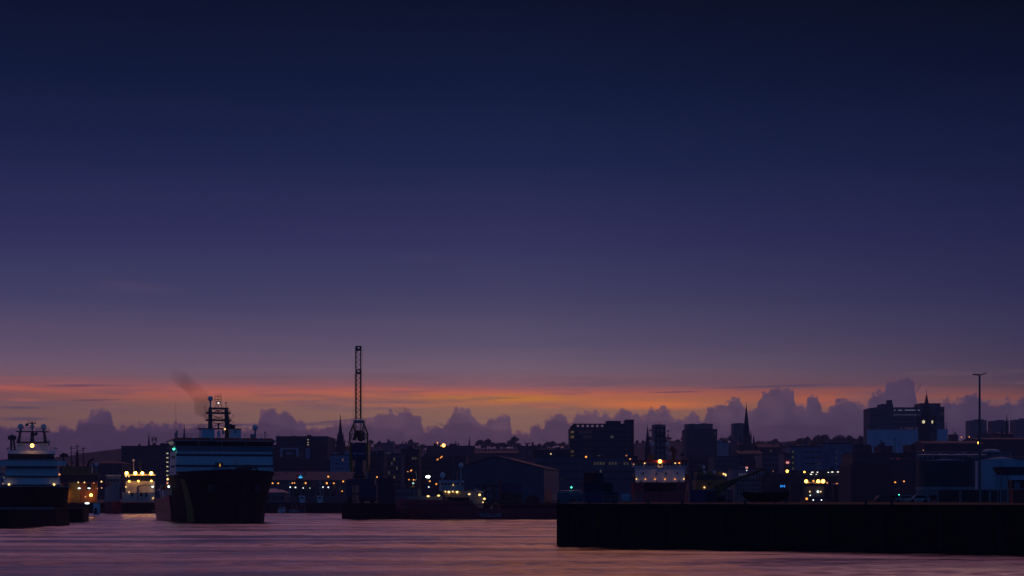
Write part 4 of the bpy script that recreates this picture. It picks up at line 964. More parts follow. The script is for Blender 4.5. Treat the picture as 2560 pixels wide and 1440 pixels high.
wh = MB().trap(2020, 2054, 1216, 2018, 2056, 1207, Y+5, 7).build('wheelhouse', NAVY, i_)
for k in range(5): MB().pb(2021+k*6.8, 2026+k*6.8, 1208.5, 1214, Y+4.8, .2).build('window', GLASS, wh)
MB().pb(2014, 2060, 1205, 1207.5, Y+4, 9).build('wheelhouse_roof', CREAM, i_)
q = MB(); q.bar(P(2037, 1205, Y+8), P(2037, 1168, Y+8), .28, 6, .12); q.bar(P(2030, 1184, Y+8), P(2044, 1184, Y+8), .1); q.bar(P(2033, 1175, Y+8), P(2041, 1175, Y+8), .1); q.build('mast', STEEL, i_)
q = MB(); rail(q, P(2014, 1205, Y+4), P(2060, 1205, Y+4), .5, 8, .04); q.build('lamp_rail', STEEL, i_)
for px, py, r in ((2016, 1203, .62), (2046, 1203, .62), (2058, 1203, .68)): bulb(px, py, Y+3.6, FLOOD, r, i_, 'flood_lamp')
for px, py, m, r in ((2034, 1202, SODIUM, .34), (2045, 1229, COOL, .4), (2025, 1229, WARM, .26), (2052, 1229, WARM, .26), (2026, 1238.3, COOL, .2), (2032, 1250, COOL, .22), (2052, 1250, COOL, .22), (2016, 1247, SODIUM, .42), (2068, 1207, DIM, .3)): bulb(px, py, Y+3 if py < 1245 else Y-10, m, r, i_)

MB.DEF = PD[0] = None
# ------------------------------------------------------------------ small boats and white cabins at the far quay
def small_boat(px, Y, wpx, m, label, cab):
    w = wpx*Y/F/2; x = Xp(px, Y); th = thing('small_boat', label, 'boat', (x, Y, 0))
    MB().loft([[(x-a*w, Y+y, z), (x-b*w, Y+y, .05), (x-b*w*.6, Y+y, -.4), (x+b*w*.6, Y+y, -.4), (x+b*w, Y+y, .05), (x+a*w, Y+y, z)] for y, a, b, z in ((-4, .12, .05, 1.9), (-2.4, .75, .45, 1.6), (0, 1, .8, 1.4), (4.5, .95, .8, 1.3))]).build('hull', m, th)
    MB().hexa([(x-.7*w,Y-.6,1.35),(x+.7*w,Y-.6,1.35),(x+.7*w,Y+2.6,1.35),(x-.7*w,Y+2.6,1.35),(x-.55*w,Y,1.35+cab),(x+.55*w,Y,1.35+cab),(x+.55*w,Y+2.4,1.35+cab),(x-.55*w,Y+2.4,1.35+cab)]).build('cabin', DKRED if m is not WHITE else WHITE, th)
    MB().box(x-.5*w, x+.5*w, Y-.52, Y-.3, 1.35+cab*.45, 1.35+cab*.85).build('windscreen', GLASS, th)
    q = MB()
    for k in range(8):
        a, b = math.pi*k/8, math.pi*(k+1)/8
        q.bar((x+.65*w*math.cos(a), Y+2.2, 1.4+3.0*math.sin(a)), (x+.65*w*math.cos(b), Y+2.2, 1.4+3.0*math.sin(b)), .07, 4)
    q.build('roll_bar', GREYP, th)
    return th
small_boat(704, 845, 22, WHITE, 'small white boat with an arched roll bar by the far harbour wall', 1.5)
small_boat(734, 846, 26, GREYP, 'small grey boat with a red cabin beside the white boat', 1.7)
small_boat(756, 850, 15, BLUEP, 'small dark boat moored below the left white cabin', 1.2)
for px, t_, u_, lb in ((755, 1239, 1262, 'white upright cabin with dark window above the small dark boat'), (799.5, 1239, 1258, 'white upright cabin standing alone on the far quay')):
    Y = 866.0; x0, x1 = Xp(px-6, Y), Xp(px+6, Y); zb = gz(Y)
    th = thing('quay_cabin', lb, 'cabin', ((x0+x1)/2, Y, zb))
    MB().hexa([(x0+.1,Y,zb),(x1-.1,Y,zb),(x1-.1,Y+2,zb),(x0+.1,Y+2,zb),(x0-.15,Y,Zp(t_,Y)),(x1+.15,Y,Zp(t_,Y)),(x1+.15,Y+2,Zp(t_,Y)),(x0-.15,Y+2,Zp(t_,Y))]).build('body', WHITE, th)
    MB().pb(px-3.5, px+3, t_+3, t_+8, Y-.06, .1).build('window', GLASS, th)
    MB().ball(P(px, t_-2, Y+1), .5, 6).bar(P(px, t_, Y+1), P(px, t_-14, Y+1), .07, 4).build('beacon', STEEL, th)
    MB().bar(P(px+7, 1262, Y), P(px+10, t_+12, Y), .12).build('stay', CREAM, th)

# ------------------------------------------------------------------ tall harbour crane on the pier
Y = 640.0; s_ = Y/F; zp = 5.07
k_ = thing('harbour_crane', 'tall yellow lattice jib crane standing upright on the dark pier', 'crane', (Xp(897,Y), Y+4, zp))
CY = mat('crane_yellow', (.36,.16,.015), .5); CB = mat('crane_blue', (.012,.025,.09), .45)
q = MB(); cw = 6.3
def lat(m, xl, xr, y0, y1, pt, pb_, n, r, r2):
    for x in (xl, xr):
        for yy in (y0, y1): m.bar(P(x, pb_, yy), P(x, pt, yy), r, 4)
    for i in range(n):
        a, b = pb_+(pt-pb_)*i/n, pb_+(pt-pb_)*(i+1)/n
        for yy in (y0, y1): m.bar(P(xl if i % 2 else xr, a, yy), P(xr if i % 2 else xl, b, yy), r2, 4)
        for x in (xl, xr): m.bar(P(x, a, y0 if i % 2 else y1), P(x, b, y1 if i % 2 else y0), r2, 4)
    return m
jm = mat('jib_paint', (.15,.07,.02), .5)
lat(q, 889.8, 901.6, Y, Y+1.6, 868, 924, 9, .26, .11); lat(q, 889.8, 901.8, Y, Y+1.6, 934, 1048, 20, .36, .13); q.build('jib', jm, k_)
q = MB()
for t_, u_ in ((864.5, 876), (923, 934)):
    q.pb(888.6, 891.5, t_, u_, Y-.1, 2); q.pb(900, 903, t_, u_, Y-.1, 2); q.pb(891.5, 900, t_, t_+2, Y-.1, 2); q.pb(891.5, 900, u_-4, u_, Y-.1, 2)
    q.pb(891.5, 893, t_+2, u_-4, Y-.1, 2); q.pb(898.5, 900, t_+2, u_-4, Y-.1, 2)
q.build('jib_head', STEEL, k_)
q = MB()
for x in (888.9, 902.6):
    for k in range(7): q.pb(x-.9, x+.9, 880+k*6.5, 882.5+k*6.5, Y-.1, .5)
q.build('jib_bracket', STEEL, k_)
q = MB()
for x in (886, 905): q.bar(P(x+2, 866, Y+1), P(x-2 if x < 890 else x+2, 1048, Y+2), .035, 3)
q.build('hoist_cable', STEEL, k_)
q = MB()
for sg in (-1, 1):
    X_ = lambda d: 896.5+sg*d
    for yy in (Y-1, Y+6):
        q.bar(P(X_(11), 1056, yy), P(X_(22.3), 1084, yy), .3, 5); q.bar(P(X_(22.3), 1084, yy), P(X_(22.3), 1108, yy), .3, 5)
        q.bar(P(X_(12), 1058, yy), P(X_(7.5), 1102, yy), .2, 5)
        q.bar(P(X_(16.5), 1070, yy), P(X_(8), 1070, yy), .14, 4); q.bar(P(X_(22), 1086, yy), P(X_(9), 1086, yy), .14, 4)
        q.bar(P(X_(12), 1070, yy), P(X_(19), 1096, yy), .14, 4); q.bar(P(X_(21), 1082, yy), P(X_(14), 1100, yy), .14, 4); q.bar(P(X_(21.5), 1092, yy), P(X_(15), 1106, yy), .14, 4)
    q.bar(P(X_(22.3), 1084, Y-1), P(X_(22.3), 1084, Y+6), .2, 4)
q.build('a_frame', CY, k_)
q = MB(); q.pb(884, 909, 1050, 1056, Y-1.2, 7)
rail(q, P(882.5, 1056, Y-1.6), P(913.5, 1056, Y-1.6), 1.1, 6, .05); q.build('head_platform', GREYP, k_)
lat(MB(), 889.5, 902.5, Y, Y+1.8, 1056, 1102, 9, .2, .09).build('jib_foot', jm, k_)
q = MB()
for k in range(7): q.bar(P(884+k*4.2, 1100-(k % 3)*5, Y+1), P(888+k*3.4, 1080+(k % 2)*7, Y+2), .4, 6)
q.pb(886, 910, 1088, 1094, Y+1, 2); q.pb(888, 906, 1076, 1079, Y+1, 2); q.ball(P(893, 1085, Y+2), 1.0, 8); q.ball(P(902, 1096, Y+2), 1.1, 8); q.build('hoist_gear', STEEL, k_)
for x in (876.5, 917.5):
    q = MB(); q.pb(x-3.2, x+3.2, 1106, 1162, Y-1.2, 8); q.trap(x-1.5+(896.5-x)*.12, x+1.5+(896.5-x)*.12, 1181, x-3, x+3, 1162, Y-1.2, 8); q.build('side_girder', CY, k_)
mh = MB().pb(880, 914, 1112, 1150, Y-1.8, 9).build('machine_house', CB, k_)
MB().pb(884, 912, 1106, 1112, Y-1, 7).build('machinery_deck', STEEL, k_)
MB().pb(883.5, 889, 1131.5, 1136, Y-1.86, .05).build('house_emblem', mat('emblem_paint', (.35,.45,.75), .5), mh)
MB().pb(891, 912, 1133.4, 1135, Y-1.86, .05).build('house_lettering', mat('emblem_paint', (.35,.45,.75), .5), mh)
MB().pb(888, 906, 1150, 1186, Y-.8, 6).build('tower', CB, k_)
q = MB(); q.lathe((Xp(897,Y), Y+2.5, Zp(1196,Y)), [(2.2, 0), (2.2, .9), (1.6, .95), (1.6, 1.8)], 20); q.build('slewing_ring', STEEL, k_)
MB().pb(883, 888, 1167, 1180, Y-1.5, 3).build('cab', GLASS, k_)
q = MB(); q.ball(P(889, 1189, Y-.4), .9, 8); q.ball(P(905, 1189, Y-.4), .9, 8); q.build('cable_drum', STEEL, k_)
MB().pb(869, 936, 1197, 1213, Y-1, 9).build('portal_beam', CB, k_)
for a, b in ((869, 880), (897, 940)):
    MB().pb(a, b, 1213, 1252, Y-.8, 8).build('portal_leg', CB, k_)
MB().pb(880, 897, 1232, 1236, Y, 6).build('portal_tie', STEEL, k_)
for x in (874, 905, 931):
    g = MB().lathe((0,0,0), [(1.0, 0), (1.0, 1.0)], 12); c = P(x, 1253, Y-1.2); g.v = [Vector((v.x*.9+c.x, c.y+v.z, v.y*.9+zp+.9)) for v in g.v]; g.build('wheel', RUBBER, k_)
def container(px0, px1, t_, u_, Y, m, label, dep=2.5, group=None, base=None):
    zb = Zp(u_, Y) if base is None else base
    x0, x1, z1 = Xp(px0,Y), Xp(px1,Y), Zp(t_,Y)
    th = thing('container', label, 'container', ((x0+x1)/2, Y+dep/2, zb), group)
    q = MB(); n = max(6, int((x1-x0)/.28)); pts_ = []
    for k in range(n+1): pts_.append((x0+.1+(x1-x0-.2)*k/n, Y+(.06 if k % 2 else 0)))
    pts_ += [(x1-.1, Y+dep), (x0+.1, Y+dep)]
    q.slab(pts_, zb+.1, z1-.1); q.build('body', m, th)
    q = MB()
    for xx in (x0, x1-.12):
        for yy in (Y-.05, Y+dep-.07): q.box(xx, xx+.12, yy, yy+.12, zb, z1)
    for zz in (zb, z1-.12):
        for yy in (Y-.04, Y+dep-.08): q.box(x0+.1, x1-.1, yy, yy+.12, zz+.01, zz+.11)
        for xx in (x0+.01, x1-.11): q.box(xx, xx+.1, Y, Y+dep-.03, zz+.015, zz+.105)
    q.build('frame', m, th)
    return th
container(945, 987, 1196, 1257, 628, mat('tall_store_blue', (.015,.022,.05), .6), 'tall dark blue steel store beside the crane on the pier', 6, base=5.07)
container(1252, 1305, 1208, 1231.5, 640, BLUEP, 'long dark blue container stacked on the rusty ones behind the red ship', 2.5)
container(1253, 1279, 1232, 1256, 640, mat('rust_orange', (.11,.05,.02), .7), 'rusty orange container left of its pair under the dark blue one', 2.5, base=5.07)
container(1280.5, 1305, 1232, 1256, 640, MATS['rust_orange'], 'rusty orange container right of its pair under the dark blue one', 2.5, base=5.07)
q = MB()
for a, b, c, d_ in ((1190, 1250, 1212, 1218), (1196, 1246, 1226, 1232), (1210, 1216, 1205, 1252), (1232, 1238, 1207, 1252), (1222, 1228, 1200, 1212)): q.pb(a, b, c, d_, 632, 2.5)
q.bar(P(1192, 1250, 633), P(1216, 1208, 633), .3); q.bar(P(1246, 1250, 633), P(1222, 1202, 633), .3); q.pb(1190, 1250, 1248, 1260, 632, 3)
tag(q.build('deck_machinery', STEEL), 'dark steel rig of beams and braces on the pier behind the red ship', 'machinery')
th = thing('pole', 'dull red post standing at the left end of the dark blue container', 'post', (Xp(1251,638), 638, 5.07))
MB().bar((Xp(1251,638), 638, 5.07), P(1251, 1200, 638), .28, 8).build('shaft', DKRED, th)

# ------------------------------------------------------------------ big gabled shed on the pier
Y = 700.0; sh = thing('warehouse', 'big blue grey gabled shed with a pinkish end wall behind the red ship', 'warehouse', (Xp(1265,Y), Y, 5.07))
pg = [(1158,1166),(1242,1142),(1360,1172),(1360,1262),(1158,1262)]
dpv = Vector((6.6, 46, 0)); vs = [P(a, b, Y) for a, b in pg]
for v in vs: v.z = max(v.z, 5.07)
vs2 = [v+dpv for v in vs]
MB().add(vs+vs2, [(0,1,2,3,4), (9,8,7,6,5), (2,3,8,7), (3,4,9,8), (4,0,5,9), (0,1,6,5), (1,2,7,6)]).build('wall', CLAD, sh)
up = Vector((0, 0, .35)); f0 = Vector((-.1, -.5, 0))
for a, b in ((0, 1), (1, 2)):
    o_ = (vs[b]-vs[a]).normalized()*.5; lo = vs[a]-(o_ if a == 0 else Vector()); hi = vs[b]+(o_ if b == 2 else Vector())
    MB().hexa([lo+f0, hi+f0, hi+dpv, lo+dpv, lo+f0+up, hi+f0+up, hi+dpv+up, lo+dpv+up]).build('roof', SLATE, sh)
MB().pb(1262, 1276, 1145.5, 1147, Y+4, 8).build('roof_light', PANEL, sh)
MB().pb(1301, 1345, 1213, 1258, Y-.12, .1).build('shed_door', mat('door_blue_grey', (.12,.14,.18), .5), sh)
q = MB(); a = vs[3]; 
q.add([a+Vector((.1+1.2*.14,1.5*.98+.6,0)), a+Vector((.1+.14*22,22,0)), a+Vector((.1+.14*22,22,5)), a+Vector((.1+1.2*.14,1.5*.98+.6,5)), a+Vector((.25+1.2*.14,2.1,0)), a+Vector((.25+.14*22,22,0)), a+Vector((.25+.14*22,22,5)), a+Vector((.25+1.2*.14,2.1,5))], [(0,1,2,3),(7,6,5,4),(0,4,5,1),(1,5,6,2),(2,6,7,3),(3,7,4,0)]); q.build('end_door', DKRED, sh)
q = MB(); q.lathe((0,0,0), [(1.1, 0), (1.25, .3), (1.25, 6.6), (1.1, 6.9)], 14); c = P(1358, 1241, 560); q.v = [Vector((v.z+c.x, c.y+v.x, c.z-.2+v.y)) for v in q.v]
th = thing('storage_tank', 'grey horizontal cylindrical tank on saddles behind the left end of the near quay', 'tank', (Xp(1384,300), 300, 5.8))
q = MB(); Yt = 300.0; q.lathe((0,0,0), [(.5, 0), (.85, .25), (.85, 3.3), (.5, 3.55)], 16); c = P(1399, 1238, Yt); q.v = [Vector((v.z+c.x, c.y+v.x, c.z+v.y-.05)) for v in q.v]; q.build('shell', mat('grey_tank', (.12,.14,.15), .5), th, True)
q = MB(); q.box(c.x+.6, c.x+.9, Yt-.7, Yt+.7, 5.8, c.z-.5); q.box(c.x+2.6, c.x+2.9, Yt-.7, Yt+.7, 5.8, c.z-.5); q.build('saddle', CONC, th)
th = thing('red_skip', 'dark red low skip standing by the rusty containers on the pier', 'skip', (Xp(1330,640), 640, 5.07))
MB().hexa([(Xp(1314,640),639,5.07),(Xp(1347,640),639,5.07),(Xp(1347,640),642,5.07),(Xp(1314,640),642,5.07),(Xp(1310,640),638.8,Zp(1245,640)),(Xp(1351,640),638.8,Zp(1245,640)),(Xp(1351,640),642.2,Zp(1245,640)),(Xp(1310,640),642.2,Zp(1245,640))]).build('body', DKRED, th)
MB().prism([(Xp(1318,640), Zp(1245,640)), (Xp(1346,640), Zp(1245,640)), (Xp(1338,640), Zp(1236,640)), (Xp(1330,640), Zp(1238,640))], 639.5, 641.5).build('load', mat('scrap_red', (.14,.02,.02), .8), th)

# ------------------------------------------------------------------ town: left of the crane
bl = building('long dark office block with a column of lit stair windows behind the main ship', 303, 443, 1117, 1300, 40, DGRAN,
   (7, 11, 308, 436, 1128, 1205, .42, .26), {(j, 9): WIN_P for j in range(6)}, boxes=((400, 416, 1108), (421, 436, 1106), (372, 400, 1112.5)))
q = MB(); Y = 1310
for x in (382.5, 389): q.bar(P(x, 1113, Y), P(x, 1095, Y), .3, 4)
for py in (1094, 1099): q.bar(P(380, py, Y), P(391, py, Y), .35, 4)
q.bar(P(380, 1104, Y), P(380, 1093, Y), .3, 4); q.bar(P(391, 1104, Y), P(391, 1093, Y), .3, 4); q.build('roof_aerial', STEEL, bl)
spire('thin dark church spire beside the roof aerial of the long office block', 371.5, 1082, 1113, 3.2, 1420)
spire('thin dark church spire seen just above the left wing of the main ship', 460, 1065, 1098, 4, 1450)
building('pale low quayside block at the extreme left edge behind the white ship', -60, 22, 1188, 905, 20, PANEL, (2, 8, -50, 18, 1193, 1222, .6, .45))
building('dark terrace on the hill foot above the orange ship', 150, 228, 1166, 1200, 30, DGRAN, (2, 8, 155, 224, 1172, 1196, .5, .4), roof='gable', ridge=9)
building('dark long roofed block left of the office with the lit stair', 226, 304, 1158, 1150, 30, SLATE, (3, 9, 230, 300, 1166, 1204, .5, .4), roof='hip', ridge=8)
building('pale quay shed low behind the stern of the main ship', 392, 447, 1226, 905, 24, CLAD, (1, 5, 396, 443, 1236, 1246, .7, .6), roof='gable', ridge=6, rm=LROOF)
building('low dark flat roofed wing right of the main ship bridge', 652, 692, 1114, 1340, 40, DGRAN, (3, 4, 655, 690, 1120, 1150, .6, .4))
th = building('wide dark windowless hall with a white panel and a pale portal on its front', 690, 819, 1093, 1300, 60, DGRAN, None, boxes=((748, 776, 1091),))
q = MB(); q.pb(700, 706, 1124, 1142, 1299, .9).pb(740, 747, 1124, 1142, 1299, .9).pb(700, 747, 1119.5, 1124, 1299, .9); q.build('portal', PANEL, th)
MB().pb(716, 731, 1131, 1136, 1299.3, .6).build('portal_window', PANEL, th)
MB().pb(764, 775, 1121, 1149, 1299.2, .7).build('front_panel', mat('panel_pale', (.3,.36,.46), .5), th)
for py in (1099, 1106, 1112): MB().pb(768.5, 771.5, py-.8, py+.8, 1299.6, .3).build('window', WIN_P, th)
for x, py in ((753, 1137), (753.5, 1147), (814, 1101.5)): MB().pb(x-1, x+1, py-1, py+1, 1299.6, .3).build('window', WIN_W, th)
for k in range(8): MB().pb(777, 816, 1116+k*3.6, 1117.2+k*3.6, 1299.7, .25).build('louvre', SLATE, th)
MB().bar(P(696, 1093, 1320), P(696.5, 1084, 1320), .2, 4).build('roof_aerial', STEEL, th)
building('low dark flat roofed range below the wide windowless hall', 668, 828, 1153, 1100, 40, SLATE, (2, 14, 674, 824, 1158, 1176, .5, .35))
spire('dark church with tall spire and corner pinnacles left of the crane', 850.3, 1039, 1099, 7.0, 1350, pins=((843.6, 1081, 1090, 1.2), (857.6, 1081, 1090, 1.2), (841.5, 1094, 1106, 1.6), (861, 1096, 1108, 1.6)))
building('dark nave of the tall spired church left of the crane', 836, 864, 1118, 1370, 40, DGRAN, (1, 4, 839, 861, 1124, 1134, .4, .8), roof='gable', ridge=6)
building('pale blue office with three rows of small windows left of the crane', 826, 880, 1139, 1000, 26, mat('pale_blue_wall', (.28,.34,.46), .6),
   (3, 6, 829, 877, 1144, 1176, .32, .55), {(0, 3): glow('orange_win', (1,.4,.08), .16, False)})
th = building('long low quay warehouse with pale roof and a row of dark doors', 664, 890, 1200, 925, 30, mat('warehouse_wall', (.10,.10,.11), .7), (1, 9, 716, 880, 1206, 1242, .66, .9), roof='gable', ridge=22, rm=mat('dull_roof', (.085,.09,.11), .7))
for x in (724, 800): MB().pb(x-1.2, x+1.2, 1202, 1244, 924.4, .4).build('door_post', PANEL, th)
th = thing('lit_sign', 'small red and blue lit sign on the roof of the long warehouse', 'sign', P(748, 1198, 921.5))
MB().pb(740, 756, 1187, 1200, 921.5, .6).build('backing', STEEL, th); MB().pb(747, 755.5, 1191.5, 1195, 921.2, .25).build('blue_lettering', SIGNB, th)
MB().pb(741, 747, 1192, 1195, 921.2, .25).build('red_lettering', glow('dim_red_sign', (1,.05,.08), .10, False), th); MB().pb(750, 752, 1187.8, 1189.6, 921.2, .25).build('blue_dot', SIGNB, th)
building('small quayside shed with pale hipped roof right beside the main ship', 650, 712, 1231, 878, 16, GRAN, (1, 4, 668, 710, 1238, 1252, .5, .7), roof='hip', ridge=10, rm=LROOF)
building('dark corner block directly behind the right side of the crane', 918, 960, 1139, 1000, 30, DGRAN, (6, 4, 921, 957, 1146, 1200, .5, .4))
building('pale strip roofed hall peeping out behind the crane house', 916, 968, 1130, 1180, 30, PANEL, None)
building('glassy office bay front with scattered lit windows right of the crane', 960, 1004, 1138, 1045, 30, GRAN, (7, 6, 963, 1002, 1142, 1222, .55, .6), {(0, 0): WIN_W, (0, 3): WIN_Y, (1, 2): WIN_W, (2, 4): WIN_W, (4, 3): WIN_Y, (3, 1): WIN_W})
building('dark office behind a tall light mast with two lit upper windows', 1003, 1047, 1125, 1080, 30, DGRAN, (7, 5, 1006, 1044, 1140, 1222, .6, .5), {(0, 4): WIN_Y, (0, 3): WIN_W, (3, 4): WIN_W, (6, 3): WIN_Y})
building('pale quay wall shed at the left foot of the red ship', 985, 1045, 1222, 905, 20, CLAD, (1, 6, 988, 1042, 1230, 1242, .6, .6))
building('flat roofed hilltop house above the crane right side', 955, 983, 1108.5, 2300, 24, GRAN, (1, 4, 957, 981, 1110, 1114, .5, .5), boxes=((958, 971, 1106.5),))
building('flat roofed hilltop house second from the crane', 1000, 1033, 1112.5, 2300, 24, GRAN, (1, 4, 1003, 1030, 1114, 1118, .5, .5), boxes=((1003, 1016, 1110),))
building('broad dark low block on the hill under the brightest street lamp', 1066, 1186, 1116, 1700, 50, DGRAN, (4, 14, 1072, 1182, 1120, 1146, .6, .4), boxes=((1123, 1142, 1109),))
spire('small dark spire at the right end of the broad hill block', 1173.3, 1092, 1116, 3.0, 1740)
building('dark long block with dim windows behind the red ship mast', 1048, 1166, 1143, 1150, 40, SLATE, (4, 14, 1052, 1162, 1150, 1204, .5, .4), {(2, 11): WIN_D, (3, 11): WIN_D})
building('dark hillside terrace above the gabled shed ridge', 1186, 1296, 1132, 1650, 40, SLATE, (2, 12, 1190, 1292, 1137, 1150, .5, .4), roof='gable', ridge=6)
building('flat dark house on the skyline between two light masts', 1294, 1346, 1116.5, 1900, 24, DGRAN, (1, 6, 1297, 1343, 1119, 1125, .5, .5))
# ------------------------------------------------------------------ town: middle
building('dark two storey block with one bright window right of the gabled shed', 1333, 1426, 1128, 960, 30, DGRAN, (2, 14, 1337, 1423, 1131, 1147, .5, .4), {(0, 6): WIN_P})
building('long banded office podium with pale spandrels and a few lit windows', 1336, 1594, 1144, 900, 40, mat('podium_grey', (.10,.11,.15), .6),
   (3, 33, 1341, 1588, 1149, 1207, .6, .38), {(0, k): WIN_F for k in (19, 20, 22, 24, 25, 26, 29, 30)} | {(1, 21): WIN_W, (0, 21): WIN_W, (2, 8): WIN_D})
Y = 1000.0
th = thing('office_tower', 'big dark office tower with an open roof frame and a stair tower', 'building', (Xp(1505,Y), Y+15, 4.6))
MB().prism([(Xp(1425,Y), 4.6), (Xp(1577,Y), 4.6), (Xp(1577,Y), Zp(1070,Y)), (Xp(1425,Y), Zp(1070,Y))], Y, Y+30).build('wall', mat('tower_dark', (.075,.07,.075), .7), th)
q = MB(); q.prism([(Xp(1425,Y), Zp(1070,Y)), (Xp(1437,Y), Zp(1070,Y)), (Xp(1437,Y), Zp(1059,Y)), (Xp(1434.5,Y), Zp(1059,Y)), (Xp(1425,Y), Zp(1068,Y))], Y, Y+.8)
q.pb(1437, 1578, 1059, 1062, Y, .8); q.pb(1437, 1516, 1067.6, 1070, Y, .8)
for k in range(7): q.pb(1437+k*12.1-(1 if k else 0), 1441.8+k*12.1, 1062, 1067.6, Y, .8)
q.pb(1514.5, 1577, 1062, 1070, Y, .8); q.build('roof_frame', MATS['tower_dark'], th)
MB().pb(1516, 1552, 1052, 1070, Y+8, 10).build('plant_room', MATS['tower_dark'], th)
MB().box(Xp(1565.5,Y), Xp(1586,Y), Y+4, Y+24, 4.6, Zp(1048,Y)).build('stair_tower', MATS['tower_dark'], th)
for j in range(7): MB().pb(1426, 1576, 1072+j*12.2, 1075+j*12.2, Y-.2, .18).build('floor_band', mat('spandrel', (.13,.12,.14), .7), th)
lits = {(0, 0): WIN_Y, (1, 0): WIN_Y, (4, 0): glow('dim_yellow_win', (1,.62,.16), .05, False), (5, 0): MATS['dim_yellow_win'], (1, 9): WIN_W, (0, 3): WIN_D, (0, 4): WIN_D, (0, 2): WIN_D, (1, 3): WIN_D, (1, 4): WIN_D, (5, 6): WIN_W, (5, 4): WIN_D}
for j in range(6):
    for i in range(13):
        x = 1431+i*11; y = 1080+j*12.2
        MB().pb(x-3.8, x+3.8, y-2.8, y+2.8, Y-.12, .1).build('window', lits.get((j, i), GLASS), th)
spire('plain dark spire rising left of the red and white ship mast', 1619.5, 1065, 1116, 7, 1250)
def tower_block(label, a, b, top, Y, boxes=(), win=None, lit=(), m=None, group=None):
    return building(label, a, b, top, Y, 22, m or mat('tower_grey', (.15,.15,.17), .7), win, lit, boxes=boxes, name='tower_block', cat='tower block', group=group)
tower_block('grey tower block directly behind the red and white ship mast', 1633, 1664, 1063.5, 1900, ((1638, 1658, 1061),), (8, 6, 1635, 1662, 1066, 1108, .5, .45))
tower_block('tall pale tower block rising behind the left of the broad dark flats', 1715.5, 1747, 1062, 1900, ((1726, 1737, 1059),), (8, 6, 1718, 1745, 1065, 1108, .5, .45))
tower_block('tall pale tower block rising behind the middle of the broad dark flats', 1747.5, 1782, 1061, 1950, ((1755, 1768, 1058),), (8, 6, 1750, 1780, 1064, 1108, .5, .45))
building('broad dark block of flats with faint windows in front of two towers', 1714, 1793, 1075, 1400, 30, mat('flats_dark', (.08,.08,.09), .75), (9, 10, 1718, 1790, 1079, 1140, .45, .45), {(0, 9): WIN_W, (1, 9): WIN_D}, name='flats')
tower_block('slim grey tower block half hidden by the tall church spire', 1834, 1866, 1060, 1950, ((1843, 1856, 1057.5),), (8, 6, 1836, 1864, 1063, 1108, .5, .45))
spire('tall dark granite church with soaring spire and side pinnacles', 1867, 1011, 1088, 9.4, 1400, pins=((1852.5, 1088, 1100, 2.0), (1878.5, 1074, 1092, 1.6), (1885.5, 1088, 1102, 2.2), (1858.5, 1080, 1094, 1.4)))
building('dark gabled nave at the foot of the soaring church spire', 1850, 1889, 1112, 1430, 40, DGRAN, (1, 5, 1853, 1886, 1118, 1130, .35, .8), roof='gable', ridge=7)
building('pale flats with two dim lights left of the soaring church', 1794, 1820, 1108, 1600, 20, PANEL, (5, 4, 1796, 1818, 1111, 1136, .45, .4), {(1, 1): WIN_W, (3, 2): WIN_W}, name='flats')
building('pale narrow flats touching the left of the soaring church', 1821, 1849, 1110, 1620, 20, CLAD, (5, 4, 1823, 1847, 1113, 1136, .45, .4), {(2, 1): WIN_W}, name='flats')
building('dark stepped office right of the red and white ship', 1722, 1800, 1146, 1150, 30, SLATE, (4, 9, 1726, 1796, 1151, 1196, .5, .4))
building('pale topped office behind the yellow boom of the yard crane', 1784, 1848, 1143, 1100, 30, GRAN, (4, 9, 1788, 1844, 1148, 1196, .5, .4))
building('dark house with two lit round headed windows below the church', 1846, 1906, 1134, 1200, 30, DGRAN, (3, 6, 1850, 1902, 1138, 1172, .35, .6), {(0, 4): WIN_W, (0, 5): WIN_W}, roof='gable', ridge=9)
building('long pale banded store right of the church', 1905, 1962, 1138, 1130, 30, CLAD, (3, 7, 1908, 1958, 1144, 1182, .8, .3))
building('dark gabled houses crowded on the slope above the banded store', 1896, 1950, 1118, 1420, 26, SLATE, (2, 6, 1900, 1946, 1123, 1138, .4, .5), {(0, 3): glow('tan_win', (1,.6,.3), .06, False)}, roof='gable', ridge=10)
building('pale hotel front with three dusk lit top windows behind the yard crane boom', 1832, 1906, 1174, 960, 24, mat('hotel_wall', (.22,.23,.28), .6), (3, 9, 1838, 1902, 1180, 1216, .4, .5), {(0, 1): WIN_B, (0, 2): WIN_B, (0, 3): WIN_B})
building('pinkish stone tenement with tall dark windows below the yard crane boom', 1836, 1904, 1203, 915, 20, mat('pink_stone', (.26,.17,.16), .8), (3, 8, 1840, 1900, 1208, 1240, .4, .6), name='tenement')
def lit_sign(px, py, w, h, Y, label):
    th = thing('lit_sign', label, 'sign', P(px, py+h/2, Y))
    MB().pb(px-w/2, px+w/2, py-h/2, py+h/2, Y, .4).build('panel', SIGNR, th)
    words('ibis', 'sign_lettering', th, px, py+.3, Y-.06, h*.62, SIGNW)
    return th
lit_sign(1867, 1169, 5.6, 5.6, 955, 'small bright red lit sign above the pale hotel front')
lit_sign(1969, 1156, 8, 7, 1000, 'larger dimmer red lit sign on the annexe of the blue white office')
th = building('narrow grey annexe carrying the larger red sign', 1960, 1977, 1136, 1003, 20, CLAD, None)
OW = mat('office_blue_white', (.20,.23,.32), .6)
th = building('blue white office with long dark window bands and a lit glazed stair', 1976, 2056, 1118, 1000, 30, OW, (3, 3, 2012, 2053, 1123, 1166, .92, .24), {})
MB().pb(1979, 1985, 1123, 1174, 999.7, .25).build('stair_glazing', GLASS, th)
for k, py in enumerate((1129, 1143, 1157, 1171)): MB().pb(1980, 1984, py-3.6, py+3.6, 999.5, .15).build('window', glow('stair_green', (.75,.8,.35), .035, False), th)
